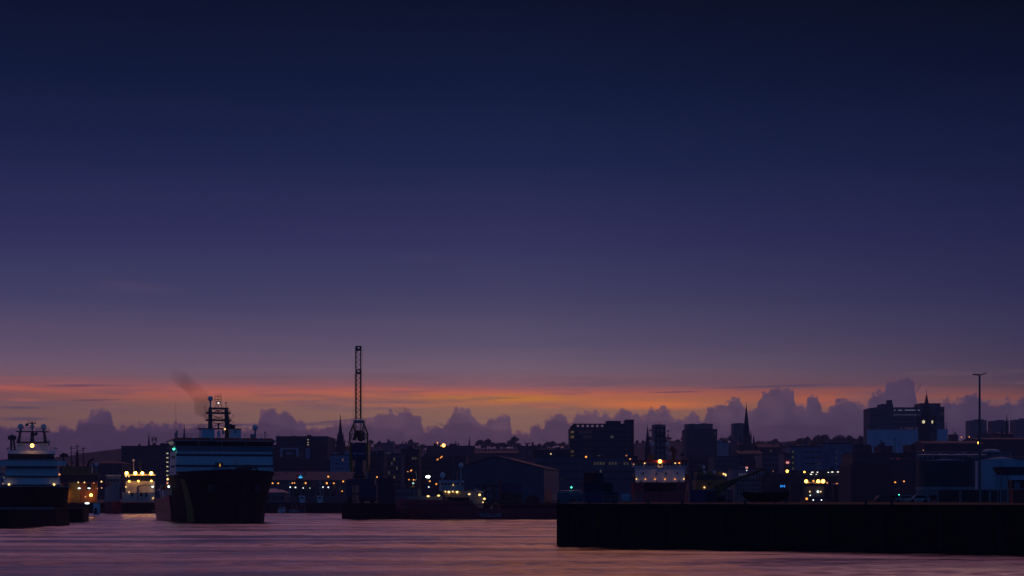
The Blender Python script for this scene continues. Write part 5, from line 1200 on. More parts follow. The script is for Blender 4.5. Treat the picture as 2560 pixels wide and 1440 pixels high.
for x, py in ((2046, 1159), (2051, 1159), (2046, 1171)): MB().pb(x-.8, x+.8, py-1.6, py+1.6, 999.4, .3).build('window', WIN_W, th)
th = building('taller plain blue white office joined to the right of the banded one', 2056, 2132, 1110, 1005, 30, OW, (4, 4, 2110, 2126, 1126, 1176, .6, .24), {(1, 0): glow('white_win', (.9,.95,.8), .3, False), (1, 1): MATS['white_win'], (2, 0): MATS['white_win'], (2, 1): WIN_W}, boxes=((2112, 2130, 1107.5),))
for py in (1131, 1145, 1159): MB().pb(2091, 2093, py-1.5, py+1.5, 1004.6, .3).build('window', WIN_W, th)
building('dark ribbed block between the blue white office and the tall sheeted building', 2131, 2176, 1114, 1120, 30, SLATE, (5, 4, 2134, 2172, 1128, 1172, .95, .3))
building('dark block with a lit canopy strip below the blue white offices', 1976, 2132, 1180, 960, 20, DGRAN, (3, 16, 1980, 2128, 1187, 1222, .5, .4))
for k, (px, py, w) in enumerate(((2031, 1180.5, 5), (2028, 1185.5, 5), (2044, 1180.5, 3), (2041, 1185.5, 2.5), (2071, 1181, 2.4), (2081, 1180, 5), (2095, 1179.8, 4), (2101, 1180.5, 3), (2108, 1179.6, 5), (2113.5, 1180.3, 5), (2127.5, 1180, 5))):
    th = thing('strip_light', 'white strip light in the broken row on the dark block below the blue white offices', 'light', P(px, py, 958.6), 'white strip lights on the dark block')
    MB().pb(px-w/2, px+w/2, py-.8, py+.8, 958.6, .4).build('tube', glow('strip_lamp', (1,.95,.82), 2.2), th)
    MB().pb(px-w/2-.3, px+w/2+.3, py-1.5, py-.8, 958.6, 1.4).build('housing', STEEL, th)
# ------------------------------------------------------------------ the tall half sheeted building and clock tower
Y = 1500.0
th = thing('office_tower', 'wide tall office slab half wrapped in white sheeting behind the clock tower', 'building', (Xp(2265,Y), Y+14, 8))
SN = mat('slab_grey', (.13,.125,.14), .7)
MB().box(Xp(2175,Y), Xp(2352,Y), Y, Y+28, 8, Zp(1020,Y)).build('wall', SN, th)
MB().pb(2352, 2361, 1017, 1100, Y+1, 26).build('end_wall', SN, th)
MB().pb(2300, 2351.5, 1008, 1020, Y+2, 22).build('lift_house', SN, th); MB().pb(2203, 2233, 1010, 1020, Y+4, 18).build('plant_room', SN, th)
MB().pb(2220, 2231, 1000, 1010, Y+8, 8).build('chimney', SN, th); MB().pb(2186, 2203, 1018.4, 1020, Y+4, 18).build('parapet', SN, th)
MB().pb(2234, 2300, 1018.2, 1019.8, Y-.3, 1).build('cornice', SLATE, th)
sb = glow('painted_sky_win', (.5,.45,.66), .20, False)  # panes glow in place of the dusk sky seen through the glass
for k in range(12):
    x = 2236.5+k*5.5
    if k in (0, 2, 3, 5, 6, 7, 8, 9, 11): MB().pb(x-(2 if k else 1), x+2, 1024, 1026.8, Y-.15, .12).build('window', sb, th)
    MB().pb(x-2.2, x+2.2, 1035.2, 1038.6, Y-.15, .12).build('window', glow('painted_sky_win_dim', (.4,.36,.55), .06, False), th)
    MB().pb(x-2.2, x+2.2, 1046.6, 1049.6, Y-.15, .12).build('window', GLASS, th)
    MB().pb(x-2.2, x+2.2, 1058, 1061, Y-.15, .12).build('window', GLASS, th)
    if k in (3, 5, 6, 7, 8, 10, 11): MB().pb(x-.8, x+.8, 1069, 1073, Y-.15, .12).build('window', glow('painted_sky_win_pink', (.6,.3,.34), .12, False) if k != 11 else WIN_W, th)
for k in range(5):
    MB().pb(2178+k*5, 2182+k*5, 1036, 1039, Y-.15, .12).build('window', GLASS, th)
MB().pb(2197.5, 2199, 1069.5, 1073, Y-.15, .12).build('window', WIN_W, th)
for py, m in ((1035, WIN_D), (1043, GLASS), (1051, GLASS)): MB().pb(2349, 2359.5, py-3, py+2.5, Y-.3, .2).build('side_window', m, th)
MB().box(Xp(2167,Y), Xp(2303,Y), Y-2.5, Y-.5, 20, Zp(1074.5,Y)).build('sheeting', SHEET, th)
MB().box(Xp(2342,Y), Xp(2368,Y), Y-2.5, Y-.5, 20, Zp(1073,Y)).build('sheeting', SHEET, th)
q = MB()
for py in (1066, 1069.5, 1073): q.bar(P(2168, py, Y-1.5), P(2192, py, Y-1.5), .16, 4)
for x in (2169, 2175, 2182): q.bar(P(x, 1075, Y-1.5), P(x, 1062, Y-1.5), .14, 4)
q.build('scaffold', STEEL, th)
q = MB()
for py in (1060, 1064, 1068, 1071.5): q.bar(P(2354, py, Y-1.5), P(2368, py, Y-1.5), .16, 4)
for x in (2361, 2366.5): q.bar(P(x, 1073, Y-1.5), P(x, 1058, Y-1.5), .14, 4)
q.build('scaffold', STEEL, th)
Y = 1250.0; s_ = Y/F; c = P(2323, 1130, Y); cy = Y+8
ct = thing('clock_tower', 'dark stone clock tower with two glowing clock faces and a steep spire', 'clock tower', (c.x, cy, 6.8))
def sq(r, z, rot=math.pi/4):
    return [(c.x+r*math.cos(rot*2*k+.10-math.pi/2), cy+r*math.sin(rot*2*k+.10-math.pi/2), z) for k in range(4)]
R0 = 22*s_
MB().hexa(sq(R0, 6.8)+sq(R0, Zp(1046,Y))).build('shaft', DGRAN, ct)
MB().hexa(sq(R0*1.06, Zp(1047,Y))+sq(R0*1.06, Zp(1044,Y))).build('cornice', DGRAN, ct)
sp = MB(); sp.hexa(sq(R0*.82, Zp(1044,Y))+sq(R0*.36, Zp(1018,Y))); sp.hexa(sq(R0*.36, Zp(1018,Y))+sq(.12, Zp(982,Y))); sp.build('spire', SLATE, ct)
q = MB(); q.bar((c.x, cy, Zp(983,Y)), (c.x, cy, Zp(973,Y)), .12, 4); q.ball((c.x, cy, Zp(977.5,Y)), .3, 6); q.build('finial', STEEL, ct)
for v in sq(R0*1.0, Zp(1045,Y)):
    MB().lathe((v[0], v[1], 0), [(1.0, Zp(1062,Y)), (1.0, Zp(1041,Y)), (.1, Zp(1031,Y))], 6).build('pinnacle', DGRAN, ct)
crn = sq(R0, Zp(1054,Y))
for a, b in ((3, 0), (0, 1)):
    p0, p1 = Vector(crn[a]), Vector(crn[b]); mid = (p0+p1)/2; d = (p1-p0).normalized(); nrm = Vector((d.y, -d.x, 0))
    if nrm.y > 0: nrm = -nrm
    def disc(r, off, nseg=20):
        vs = []
        for o_ in (off, off+.08):
            for k in range(nseg): t_ = 2*math.pi*k/nseg; vs.append(mid+d*math.cos(t_)*r+Vector((0,0,1))*math.sin(t_)*r+nrm*o_)
        return MB().add(vs, [(k, (k+1) % nseg, nseg+(k+1) % nseg, nseg+k) for k in range(nseg)]+[tuple(range(nseg))[::-1], tuple(range(nseg, 2*nseg))])
    fc = disc(.95*1.1, .05).build('clock_face', glow('clock_glow', (1,.86,.5), .75, False), ct)
    q = MB(); q.bar(mid+nrm*.22, mid+nrm*.22+d*.45+Vector((0,0,.45)), .09, 4); q.bar(mid+nrm*.22, mid+nrm*.22+d*.1-Vector((0,0,.75)), .07, 4); q.build('clock_hands', STEEL, fc)
    for k in (-1, 0, 1):
        m0 = mid+d*k*1.7; m0.z = Zp(1092,Y)
        hx = [m0+d*u+nrm*w+Vector((0,0,z)) for z in (-3.5, 3.5) for u, w in ((-.35,.1),(.35,.1),(.35,.02),(-.35,.02))]
        MB().hexa(hx).build('lancet_window', GLASS, ct)
building('dark roof block standing before the left of the sheeted slab', 2150, 2180, 1116, 1180, 24, SLATE, (2, 4, 2153, 2177, 1121, 1131, .5, .4), roof='gable', ridge=5)
building('dark roof block standing before the middle of the sheeted slab', 2203, 2232, 1117, 1180, 24, SLATE, (1, 4, 2206, 2229, 1121, 1128, .5, .4))
building('dark roof block at the foot of the clock tower', 2277, 2316, 1114, 1180, 24, SLATE, (1, 5, 2280, 2312, 1118, 1126, .5, .4))
building('long dark office strip with two horizontal pale bands left of the tanks', 2132, 2302, 1136, 880, 30, mat('strip_dark', (.045,.048,.06), .6), (2, 20, 2136, 2298, 1142, 1162, .95, .4), {(0, 11): WIN_D, (0, 13): glow('red_win', (1,.12,.06), .03, False)})
building('dark low stores between the office strip and the brick house', 2128, 2232, 1166, 800, 30, SLATE, (2, 12, 2132, 2228, 1172, 1194, .45, .4))
building('low brown house with one bright square window above the parked cars', 2166, 2228, 1202, 880, 20, mat('brown_render', (.13,.08,.07), .8), (2, 6, 2170, 2224, 1204, 1236, .34, .5), {(0, 1): WIN_P, (0, 5): WIN_D}, name='house')
building('grey granite house behind two street lamps left of the tanks', 2229, 2302, 1190, 885, 20, GRAN, (3, 8, 2234, 2298, 1194, 1236, .4, .5), roof='gable', ridge=7, name='house')
for px, py in ((2274, 1184), (2282, 1184), (2290, 1184.5)):
    th = thing('blue_window_light', 'small dim blue light in the row under the eaves of the granite house', 'light', P(px, py, 884.4), 'dim blue lights left of the tanks')
    MB().pb(px-1.6, px+1.6, py-1.8, py+1.8, 884.2, .3).build('panel', glow('dim_blue', (.05,.25,1), .14, False), th)
th = thing('open_shed', 'open fronted shed with a pale sloping roof right of the lit workboat', 'shed', (Xp(2110, 900), 904, 4.6)); Y = 900.0
MB().hexa([(Xp(2082,Y),Y-.5,Zp(1212,Y)),(Xp(2156,Y),Y-.5,Zp(1209.5,Y)),(Xp(2156,Y),Y+12,Zp(1207.5,Y)),(Xp(2082,Y),Y+12,Zp(1209.5,Y)),(Xp(2082,Y),Y-.5,Zp(1210.5,Y)),(Xp(2156,Y),Y-.5,Zp(1207.5,Y)),(Xp(2156,Y),Y+12,Zp(1205,Y)),(Xp(2082,Y),Y+12,Zp(1208,Y))]).build('roof', LROOF, th)
for x in (2083, 2097, 2112, 2134, 2154): MB().pb(x-1, x+1, 1212, 1249, Y, .4).build('post', GREYP, th)
MB().box(Xp(2083,Y), Xp(2155,Y), Y+11, Y+11.4, 4.6, Zp(1211,Y)).build('back_wall', CLAD, th)
building('dark quayside store behind the black hulled boat on the quay', 1904, 1978, 1192, 930, 20, DGRAN, (2, 8, 1908, 1974, 1198, 1216, .45, .45))
building('dark quayside store left of the lit workboat', 1978, 2006, 1206, 905, 20, SLATE, (2, 3, 1981, 2003, 1212, 1232, .45, .45))
building('dark quayside store right of the lit workboat', 2052, 2086, 1212, 905, 16, SLATE, (1, 4, 2055, 2083, 1218, 1232, .45, .45))
for k, px in enumerate((1952.5, 1956.6, 1961)):
    th = thing('blue_sign_light', 'small vivid blue light in the trio beside the black boat on the quay', 'light', P(px, 1215, 912), 'vivid blue lights beside the black boat')
    MB().pb(px-1.4, px+1.4, 1212.4 if k != 1 else 1213.6, 1218.4 if k != 1 else 1217, 912, .3).build('panel', glow('vivid_blue', (.03,.30,1), 1.0, False), th)
# far right towers
G3 = 'three tower blocks on the right skyline'
tower_block('left of three tower blocks on the skyline, behind the tall light mast', 2425.5, 2467, 1052.5, 2150, ((2437, 2461, 1048.5),), (9, 8, 2428, 2465, 1056, 1098, .5, .4), {(4, 5): WIN_D}, m=mat('far_tower', (.18,.18,.2), .7), group=G3)
tower_block('middle of three tower blocks on the skyline, behind two thin spires', 2481.5, 2522, 1053.5, 2150, ((2493, 2510.5, 1049.5),), (9, 8, 2484, 2520, 1057, 1098, .5, .4), m=MATS['far_tower'], group=G3)
tower_block('rightmost tower block on the skyline, cut by the right picture edge', 2537, 2586, 1050.5, 2150, ((2550, 2572, 1046),), (9, 9, 2540, 2583, 1054, 1098, .5, .4), {(4, 1): WIN_W}, m=MATS['far_tower'], group=G3)
spire('taller thin black spire in front of the middle tower block', 2517.8, 1037, 1064, 3.0, 1300, base=8)
spire('shorter thin black spire just left of the taller one', 2506.8, 1060, 1088, 3.4, 1320, base=8)
building('black roofs clustered round the two thin spires', 2500, 2536, 1085, 1330, 30, SLATE, (2, 5, 2503, 2532, 1092, 1104, .4, .4), roof='gable', ridge=6)
building('small dark square house on the skyline right of the sheeted slab', 2377, 2396, 1088, 1700, 20, DGRAN, (2, 3, 2379, 2394, 1091, 1101, .4, .4))
building('dark long low block on the ridge between the skyline towers', 2455, 2482, 1087, 1800, 20, SLATE, (1, 4, 2458, 2479, 1090, 1095, .4, .4))
building('black roofed rows above the storage tanks', 2312, 2460, 1108, 1150, 40, SLATE, (2, 14, 2318, 2454, 1114, 1128, .4, .4), roof='gable', ridge=8)
building('black roofed rows behind the dome topped tank at the right', 2440, 2580, 1098, 1220, 40, SLATE, (2, 14, 2446, 2574, 1108, 1122, .4, .4), {(0, 4): WIN_D}, roof='gable', ridge=6)
# ------------------------------------------------------------------ storage tanks
def tank(label, a, b, top, crown, Y, bot, m, shape='cone', group=None):
    r = (b-a)/2*Y/F; c = P((a+b)/2, bot, Y); zt = Zp(top, Y); zb = bot if bot < 50 else Zp(bot, Y); cy = Y+r
    th = thing('storage_tank', label, 'tank', (c.x, cy, zb), group)
    MB().lathe((c.x, cy, 0), [(r, zb), (r, zt)], 40).build('shell', m, th)
    zc = Zp(crown, Y)
    pr = [(r+.05, zt), (.4, zc)] if shape == 'cone' else [(r*math.cos(k*math.pi/16)+.05, zt+(zc-zt)*math.sin(k*math.pi/16)) for k in range(8)]
    MB().lathe((c.x, cy, 0), pr, 40).build('roof', mat('tank_roof', (.42,.45,.5), .5), th, True)
    q = MB()
    for k in range(28):
        t_ = 2*math.pi*k/28; p = (c.x+r*math.cos(t_), cy+r*math.sin(t_), zt); q.bar(p, (p[0], p[1], zt+1), .03, 3)
        t2 = 2*math.pi*(k+1)/28; q.bar((p[0], p[1], zt+1), (c.x+r*math.cos(t2), cy+r*math.sin(t2), zt+1), .03, 3)
    q.build('top_railing', GREYP, th)
    for zz in (.33, .66): MB().lathe((c.x, cy, 0), [(r+.1, zb+(zt-zb)*zz), (r+.1, zb+(zt-zb)*zz+.15)], 40).build('wind_girder', m, th)
    return th
TD = mat('tank_dark', (.05,.052,.06), .6)
tk = tank('big black storage tank with a pale base band, nearest of the group', 2308, 2452, 1151, 1146.5, 430, 1217, TD)
c_t = P(2380, 1217, 430); r_t = 72*430/F
MB().lathe((c_t.x, 430+r_t, 0), [(r_t+.15, Zp(1224,430)), (r_t+.15, Zp(1217,430))], 40).build('base_band', GREYP, tk)
MB().lathe((c_t.x, 430+r_t, 0), [(r_t+.02, 5.8), (r_t+.02, Zp(1224,430))], 40).build('foundation', CONC, tk)
TP = mat('tank_grey', (.07,.072,.085), .6)
for a, b, lb in ((2297, 2345, 'first pale domed tank from the left behind the big black tank'), (2341, 2387, 'second pale domed tank from the left behind the big black tank'), (2378, 2422, 'third pale domed tank from the left behind the big black tank'), (2412, 2476, 'rightmost and widest pale domed tank behind the big black tank')):
    tank(lb, a, b, 1138, 1134.5, 500, 5.8, TP, 'dome', 'pale domed tanks behind the big black tank')
for px, r in ((2349.5, 4), (2396.5, 3), (2411.5, 4.2)):
    c = P(px, 1136, 505)
    th = thing('roof_vent', 'small rounded vent cowl among the domed tank tops', 'vent', (c.x, c.y, c.z), 'vent cowls on the tank tops'); MB().ball(c, r*505/F, 8).build('cowl', MATS['tank_roof'], th, True); MB().bar((c.x, c.y, c.z-1), (c.x, c.y, c.z), .15).build('neck', STEEL, th)
TW = mat('tank_white', (.5,.54,.6), .5)
tank('big pale blue tank with a shallow conical roof at the right edge', 2455, 2582, 1151, 1141.5, 450, 5.8, TW)
tank('domed grey tank rising behind the pale conical roofed tank', 2461, 2506, 1131, 1121.5, 560, 5.8, TP, 'dome')
q = MB(); Yg = 545; zg = Zp(1143, Yg)
for x in (2480, 2490, 2500, 2510, 2526): q.bar(P(x, 1150, Yg), P(x, 1136, Yg), .1, 4)
for py in (1136, 1140): q.bar(P(2478, py, Yg), P(2527, py, Yg), .1, 4)
q.bar(P(2526.5, 1150, Yg), P(2526.5, 1129, Yg), .14, 4); q.bar(P(2500, 1131, Yg), P(2526.5, 1129.5, Yg), .1, 4); q.bar(P(2502, 1250, Yg), P(2502, 1136, Yg), .15, 4)
tag(q.build('pipe_gantry', GREYP), 'grey railed walkway between the domed tank and the conical roof', 'gantry')
th = thing('bund_wall', 'low dark wall in front of the storage tanks', 'wall', (Xp(2390,400), 400, 5.8))
MB().box(Xp(2344,400), Xp(2520,400), 400, 400.4, 5.8, Zp(1225,400)).build('panel', mat('bund_dark', (.03,.03,.033), .85), th)
for x in (2344, 2400, 2450, 2474, 2519): MB().box(Xp(x,400)-.2, Xp(x,400)+.2, 399.7, 400, 5.8, Zp(1222,400)).build('post', CONC, th)
# ------------------------------------------------------------------ dark blue loading gantry and red containers at the right edge
Y = 330.0
th = thing('loading_gantry', 'dark blue canopied loading gantry on slim posts at the right edge', 'gantry', (Xp(2545,Y), Y, 5.8))
MB().trap(2514, 2600, 1187, 2502, 2600, 1167, Y, 6).build('canopy', NAVY, th)
for k, x in enumerate((2503, 2507, 2512, 2517, 2522, 2530)):
    MB().bar((Xp(x,Y), Y+.5+(k % 2)*3, 5.8), (Xp(x,Y), Y+.5+(k % 2)*3, Zp(1187 if x > 2510 else 1183,Y)), .09, 5).build('post', GREYP, th)
for py in (1206, 1222): MB().bar(P(2503, py, Y+.4), P(2530, py, Y+.4), .06, 4).build('cross_rail', GREYP, th)
MB().bar(P(2504, 1180, Y-.2), P(2476, 1192, Y-.2), .05, 4).build('stay', STEEL, th)
container(2530, 2600, 1200, 1222, 320, mat('container_brown', (.13,.03,.025), .6), 'upper dull red container with a pale grille at the right edge', 2.5)
container(2532, 2600, 1223, 1254, 320, DKRED, 'lower dull red container at the right edge', 2.5, base=5.8)
q = MB()
for k in range(5): q.pb(2536.5+k*2.9, 2538+k*2.9, 1207, 1221, 319.8, .08)
q.pb(2535.5, 2549.5, 1206, 1207, 319.8, .08); q.pb(2535.5, 2549.5, 1220.5, 1221.5, 319.8, .08)
tag(q.build('cage_pallet', PANEL), 'pale barred cage standing against the upper dull red container', 'cage')

# ------------------------------------------------------------------ tall twin headed light mast
def light_mast(label, px, top, Y, base, r, heads, m=STEEL, group=None):
    zt = Zp(top, Y); x = Xp(px, Y); s_ = Y/F
    th = thing('light_mast', label, 'light mast', (x, Y, base), group)
    MB().bar((x, Y, base-.2), (x, Y, zt), r, 8, r*.6).build('pole', m, th)
    for sg, w, up in heads:
        a = Vector((x+sg*.2, Y, zt)); b = Vector((x+sg*w*s_, Y, zt+up*s_)); h_ = Vector((0, 0, 1.6*s_)); d = Vector((0, .5, 0))
        MB().hexa([a-d-h_, b-d-h_*.4, b+d-h_*.4, a+d-h_, a-d+h_, b-d+h_*.8, b+d+h_*.8, a+d+h_]).build('lamp_head', m, th)
    return th
lm = light_mast('very tall grey twin headed light mast at the right', 2449, 937, 430, 5.8, .34, ((-1, 16.5, 1.0), (1, 16.5, 4.0)), mat('mast_galv', (.14,.13,.13), .5, .2))
SMH = ((-1, 7, 1.5), (1, 7, 1.5))
for px, t_, u_, Y, lb in ((1040.5, 1111, 0, 900, 'unlit twin headed mast above the dark office right of the crane'), (1319, 1109, 0, 880, 'tall unlit twin headed mast right of the small hill spire'),
    (1334.5, 1114, 0, 980, 'shorter unlit twin headed mast beside the tall one'), (2202, 1102, 0, 1100, 'short unlit mast in front of the left of the white sheeting'), (2237, 1098, 0, 1050, 'taller unlit mast in front of the white sheeting')):
    light_mast(lb, px, t_, Y, gz(Y), .3, SMH if px < 2000 else ((-1, 4, .5), (1, 3, .5)))
th = thing('radio_mast', 'thin radio mast right of the tall twin headed mast', 'mast', (Xp(1327,900), 900, 4.6)); MB().bar((Xp(1327,900), 900, 4.6), P(1327, 1105, 900), .16, 5, .06).build('pole', STEEL, th); MB().bar(P(1325.5, 1112, 900), P(1328.5, 1112, 900), .06, 4).build('crossarm', STEEL, th)
th = thing('radio_mast', 'short mast with a crossarm on the roof of the broad hill block', 'mast', P(1139.5, 1116, 1702)); MB().bar(P(1139.5, 1116, 1702), P(1139.5, 1101, 1702), .4, 5, .2).build('pole', STEEL, th); MB().bar(P(1136, 1106, 1702), P(1143.5, 1106.5, 1702), .3, 4).build('crossarm', STEEL, th)
th = thing('tower_crane', 'tiny distant tower crane jib beside the tall spire left of the harbour crane', 'crane', P(871, 1118, 2100)); MB().bar(P(871, 1118, 2100), P(871, 1103, 2100), .5, 4).build('mast', STEEL, th); MB().bar(P(820, 1103.4, 2100), P(875, 1104.4, 2100), .35, 4).build('jib', STEEL, th)

# ------------------------------------------------------------------ street lamps and lights of the town
LAMPS = [
 (1109, 1113.5, 1150, FLOOD, 1.0, 'dazzling orange lamp standing above the broad hill block'),
 (1093.5, 1107, 1200, SODIUM, .5, 'orange lamp up and left of the dazzling one over the broad hill block'),
 (1102, 1115, 1170, SODIUM, .42, 'orange lamp touching the left of the dazzling one over the broad hill block'),
 (1104.5, 1141.5, 1000, SODIUM, .42, 'highest of the leaning group of street lamps left of the red ship mast'),
 (1101.5, 1144.5, 1010, SODIUM, .34, 'second highest of the leaning group of street lamps left of the red ship mast'),
 (1096, 1147, 1020, DIM, .3, 'dimmest of the leaning group of street lamps left of the red ship mast'),
 (1093.5, 1149, 1000, SODIUM, .4, 'lowest of the leaning group of street lamps left of the red ship mast'),
 (1028.5, 1175.5, 950, SODIUM, .42, 'upper orange street lamp of the pair above the green white shop light'),
 (1027, 1177, 945, SODIUM, .34, 'street lamp touching the upper orange one above the green white shop light'),
 (1019.5, 1179, 960, DIM, .36, 'dim pinkish street lamp left of the upper orange pair'),
 (1022.5, 1199, 900, SODIUM, .3, 'small orange street lamp left above the green white shop light'),
 (1034, 1199.5, 900, SODIUM, .38, 'small orange street lamp just above the green white shop light'),
 (1038.5, 1200, 905, DIM, .28, 'dim street lamp right of the one above the green white shop light'),
 (1074.5, 1203, 905, SODIUM, .44, 'orange street lamp below the brilliant twin white lamp'),
 (1091, 1210, 905, SODIUM, .46, 'redder orange street lamp up left of the red ship wheelhouse'),
 (1072, 1217.5, 905, COOL, .38, 'small white lamp below the orange one left of the red ship wheelhouse'),
 (1023.5, 1219.5, 905, COOL, .22, 'faint white lamp low left of the red ship'),
 (942.5, 1192.5, 905, SODIUM, .42, 'orange lamp just over the tall blue steel store'),
 (820.7, 1191.5, 905, SODIUM, .5, 'highest orange street lamp right of the red and blue sign'),
 (817, 1208, 905, SODIUM, .54, 'large orange street lamp below the highest one right of the sign'),
 (834.5, 1208, 905, SODIUM, .4, 'orange street lamp left of the crane, right of the large one'),
 (858, 1203.5, 900, SODIUM, .46, 'orange street lamp close to the left side of the crane portal'),
 (855.5, 1228, 890, SODIUM, .32, 'small low orange lamp left of the crane portal'),
 (681.5, 1208, 905, SODIUM, .44, 'leftmost orange street lamp right beside the main ship hull'),
 (695.5, 1208, 905, SODIUM, .42, 'second orange street lamp from the main ship hull'),
 (730.5, 1207.7, 905, SODIUM, .32, 'left lamp of the close pair below the red and blue sign'),
 (736, 1207.5, 905, SODIUM, .34, 'right lamp of the close pair below the red and blue sign'),
 (764, 1207.5, 905, SODIUM, .48, 'orange street lamp below and right of the red and blue sign'),
 (725.5, 1217.8, 895, COOL, .42, 'leftmost white lamp along the long warehouse'),
 (738.7, 1218.5, 895, COOL, .46, 'second white lamp from the left along the long warehouse'),
 (758, 1220, 895, COOL, .34, 'third white lamp from the left along the long warehouse'),
 (774.5, 1220, 895, COOL, .2, 'faintest white lamp along the long warehouse'),
 (807.5, 1217.7, 895, COOL, .4, 'fifth white lamp from the left along the long warehouse'),
 (820.7, 1218.3, 895, COOL, .46, 'rightmost white lamp along the long warehouse'),
 (1377.5, 1134.5, 950, WARM, .3, 'lone pale lamp on the dark block right of the gabled shed'),
 (1465, 1142, 880, SODIUM, .5, 'lone orange street lamp before the big office tower'),
 (1566, 1139, 870, DIM, .34, 'dim pinkish street lamp left above the red and white ship'),
 (1575.5, 1147.5, 860, SODIUM, .34, 'small orange street lamp at the left end of the red bridge roof'),
 (1968, 1178, 940, FLOOD, .66, 'bright orange street lamp under the larger red sign'),
 (2011, 1180, 940, FLOOD, .42, 'orange street lamp above left of the lit workboat'),
 (2092.5, 1209, 890, SODIUM, .28, 'small orange lamp at the left of the open fronted shed roof'),
 (2133.5, 1210, 890, SODIUM, .44, 'orange lamp over the open fronted shed roof'),
 (2118, 1202, 895, REDL, .4, 'small red lamp above the open fronted shed'),
 (2238, 1205.5, 870, SODIUM, .44, 'orange street lamp nearest the brown house'),
 (2260, 1203.3, 872, SODIUM, .42, 'yellower street lamp between the brown house and the tanks'),
 (2448, 1107, 800, FLOOD, .66, 'bright orange street lamp low behind the tall light mast'),
 (2369, 1094, 1600, SODIUM, .5, 'orange skyline lamp touching the sheeted slab right end'),
 (2403.5, 1093, 1650, SODIUM, .5, 'orange skyline lamp right of the small square house'),
 (2423, 1092.3, 1650, SODIUM, .56, 'orange skyline lamp left of the tall light mast'),
 (2481, 1092, 1650, DIM, .5, 'dim skyline lamp at the foot of the middle tower block'),
 (2308.5, 1125.5, 1100, DIM, .34, 'dim orange lamp at the foot of the clock tower'),
 (1405, 1117.5, 2300, DIM, .5, 'faint far light on the ridge left of the big office tower'),
 (1933, 1178, 930, DIM, .2, 'faint light left of the bright lamp under the larger red sign'),
 (1866.8, 1176, 950, COOL, .32, 'small white lamp right below the small bright red sign'),
 (2247.5, 1237, 400, GREENL, .09, 'tiny green light among the parked cars')]
for px, py, Y, m, r, lb in LAMPS: lamp(px, py, Y, m, lb, r*(1 if m is FLOOD or m is GREENL else .72 if m is COOL else .84), base=(5.8 if Y < 500 else None))
th = thing('floodlight', 'brilliant twin white floodlight left of the red ship wheelhouse', 'floodlight', (Xp(1069,905), 905, 4.6))
MB().bar((Xp(1069,905), 905.8, 4.6), P(1069, 1191, 905.8), .14, 6).build('pole', STEEL, th)
for px in (1067.5, 1072): bulb(px, 1192, 905, glow('flood_white', (.9,1,.9), 14), .52, th)
th = thing('shop_light', 'green white lit shop sign low between the crane and the red ship', 'sign', P(1033, 1210, 900)); MB().pb(1030.5, 1035.5, 1205.5, 1210.5, 900, .3).build('panel', GLASS, th); q = MB(); q.bar(P(1031, 1209.5, 899.9), P(1033, 1206, 899.9), .22, 4); q.bar(P(1033, 1206, 899.9), P(1035, 1209.5, 899.9), .22, 4); q.bar(P(1031.5, 1208.5, 899.9), P(1034.8, 1208.5, 899.9), .2, 4); q.build('lettering', glow('shop_green', (.6,1,.9), 1.0, False), th)

# ------------------------------------------------------------------ near quay furniture
Y = 300.0
th = thing('signal_post', 'slim black post carrying a green harbour light near the left end of the near quay', 'signal post', (Xp(1428.5,Y), Y, 5.8))
MB().bar((Xp(1428.5,Y), Y, 5.8), P(1428.5, 1212, Y), .1, 6).build('pole', STEEL, th); MB().box(Xp(1426.6,Y), Xp(1430.4,Y), Y-.12, Y+.12, Zp(1222,Y), Zp(1214,Y)).build('lamp_box', STEEL, th)
bulb(1428.5, 1218.5, Y-.2, GREENL, .11, th)
def fence(label, a, b, t_, Y, base=5.8, n=10):
    th = thing('railing', label, 'railing', (Xp((a+b)/2,Y), Y, base))
    for k in range(n+1):
        x = Xp(a+(b-a)*k/n, Y); MB().bar((x, Y, base), (x, Y, Zp(t_,Y)), .035, 4).build('post', GREYP, th)
    for f_2 in (1.0, .55): z = base+(Zp(t_,Y)-base)*f_2; MB().bar((Xp(a,Y), Y, z), (Xp(b,Y), Y, z), .03, 4).build('rail', GREYP, th)
fence('thin pale railing at the left end of the near quay', 1409, 1464, 1234.5, 290)
fence('thin pale railing between the dark containers and the white van', 1508, 1548, 1238.5, 300, n=8)
fence('thin pale railing in front of the red ship bow right of the white van', 1570, 1606, 1238.5, 300, n=8)
container(1460.5, 1487, 1182.5, 1205, 320, DKRED, 'dark red container on top at the left of the stack on the near quay', 2.5)
container(1487.5, 1508, 1182, 1205, 321, NAVY, 'navy container on top at the right of the stack on the near quay', 2.5)
container(1461.5, 1508.5, 1205.5, 1230, 320, NAVY, 'navy container in the middle layer of the stack on the near quay', 2.5)
container(1462.5, 1508, 1230.5, 1257, 320, BLUEP, 'blue container at the bottom of the stack on the near quay', 2.5, base=5.8)
container(1509, 1532, 1205, 1230, 322, mat('container_slate', (.02,.025,.045), .6), 'slate container on top of the pair right of the stack', 2.5)
container(1509, 1545, 1230.5, 1257, 322, MATS['container_slate'], 'slate container at the bottom right beside the stack', 2.5, base=5.8)
th = thing('lifting_portal', 'dark red lifting frame standing left of the container stack', 'frame', (Xp(1454,318), 318, 5.8))
MB().pb(1449, 1452, 1209, 1250, 318, .6).build('leg', REDH, th); MB().pb(1457, 1460, 1209, 1250, 318, .6).build('leg', REDH, th); MB().pb(1449, 1460, 1206.5, 1210, 318, .6).build('crossbeam', REDH, th); MB().pb(1440, 1460, 1234, 1246, 318.1, .9).build('base_box', DKRED, th)
th = thing('bollard_post', 'pale orange marker post at the left end of the near quay', 'post', (Xp(1411.5,280), 280, 5.8)); MB().box(Xp(1409.5,280), Xp(1413.5,280), 280, 280.25, 5.8, Zp(1237,280)).build('board', mat('marker', (.3,.16,.13), .7), th)
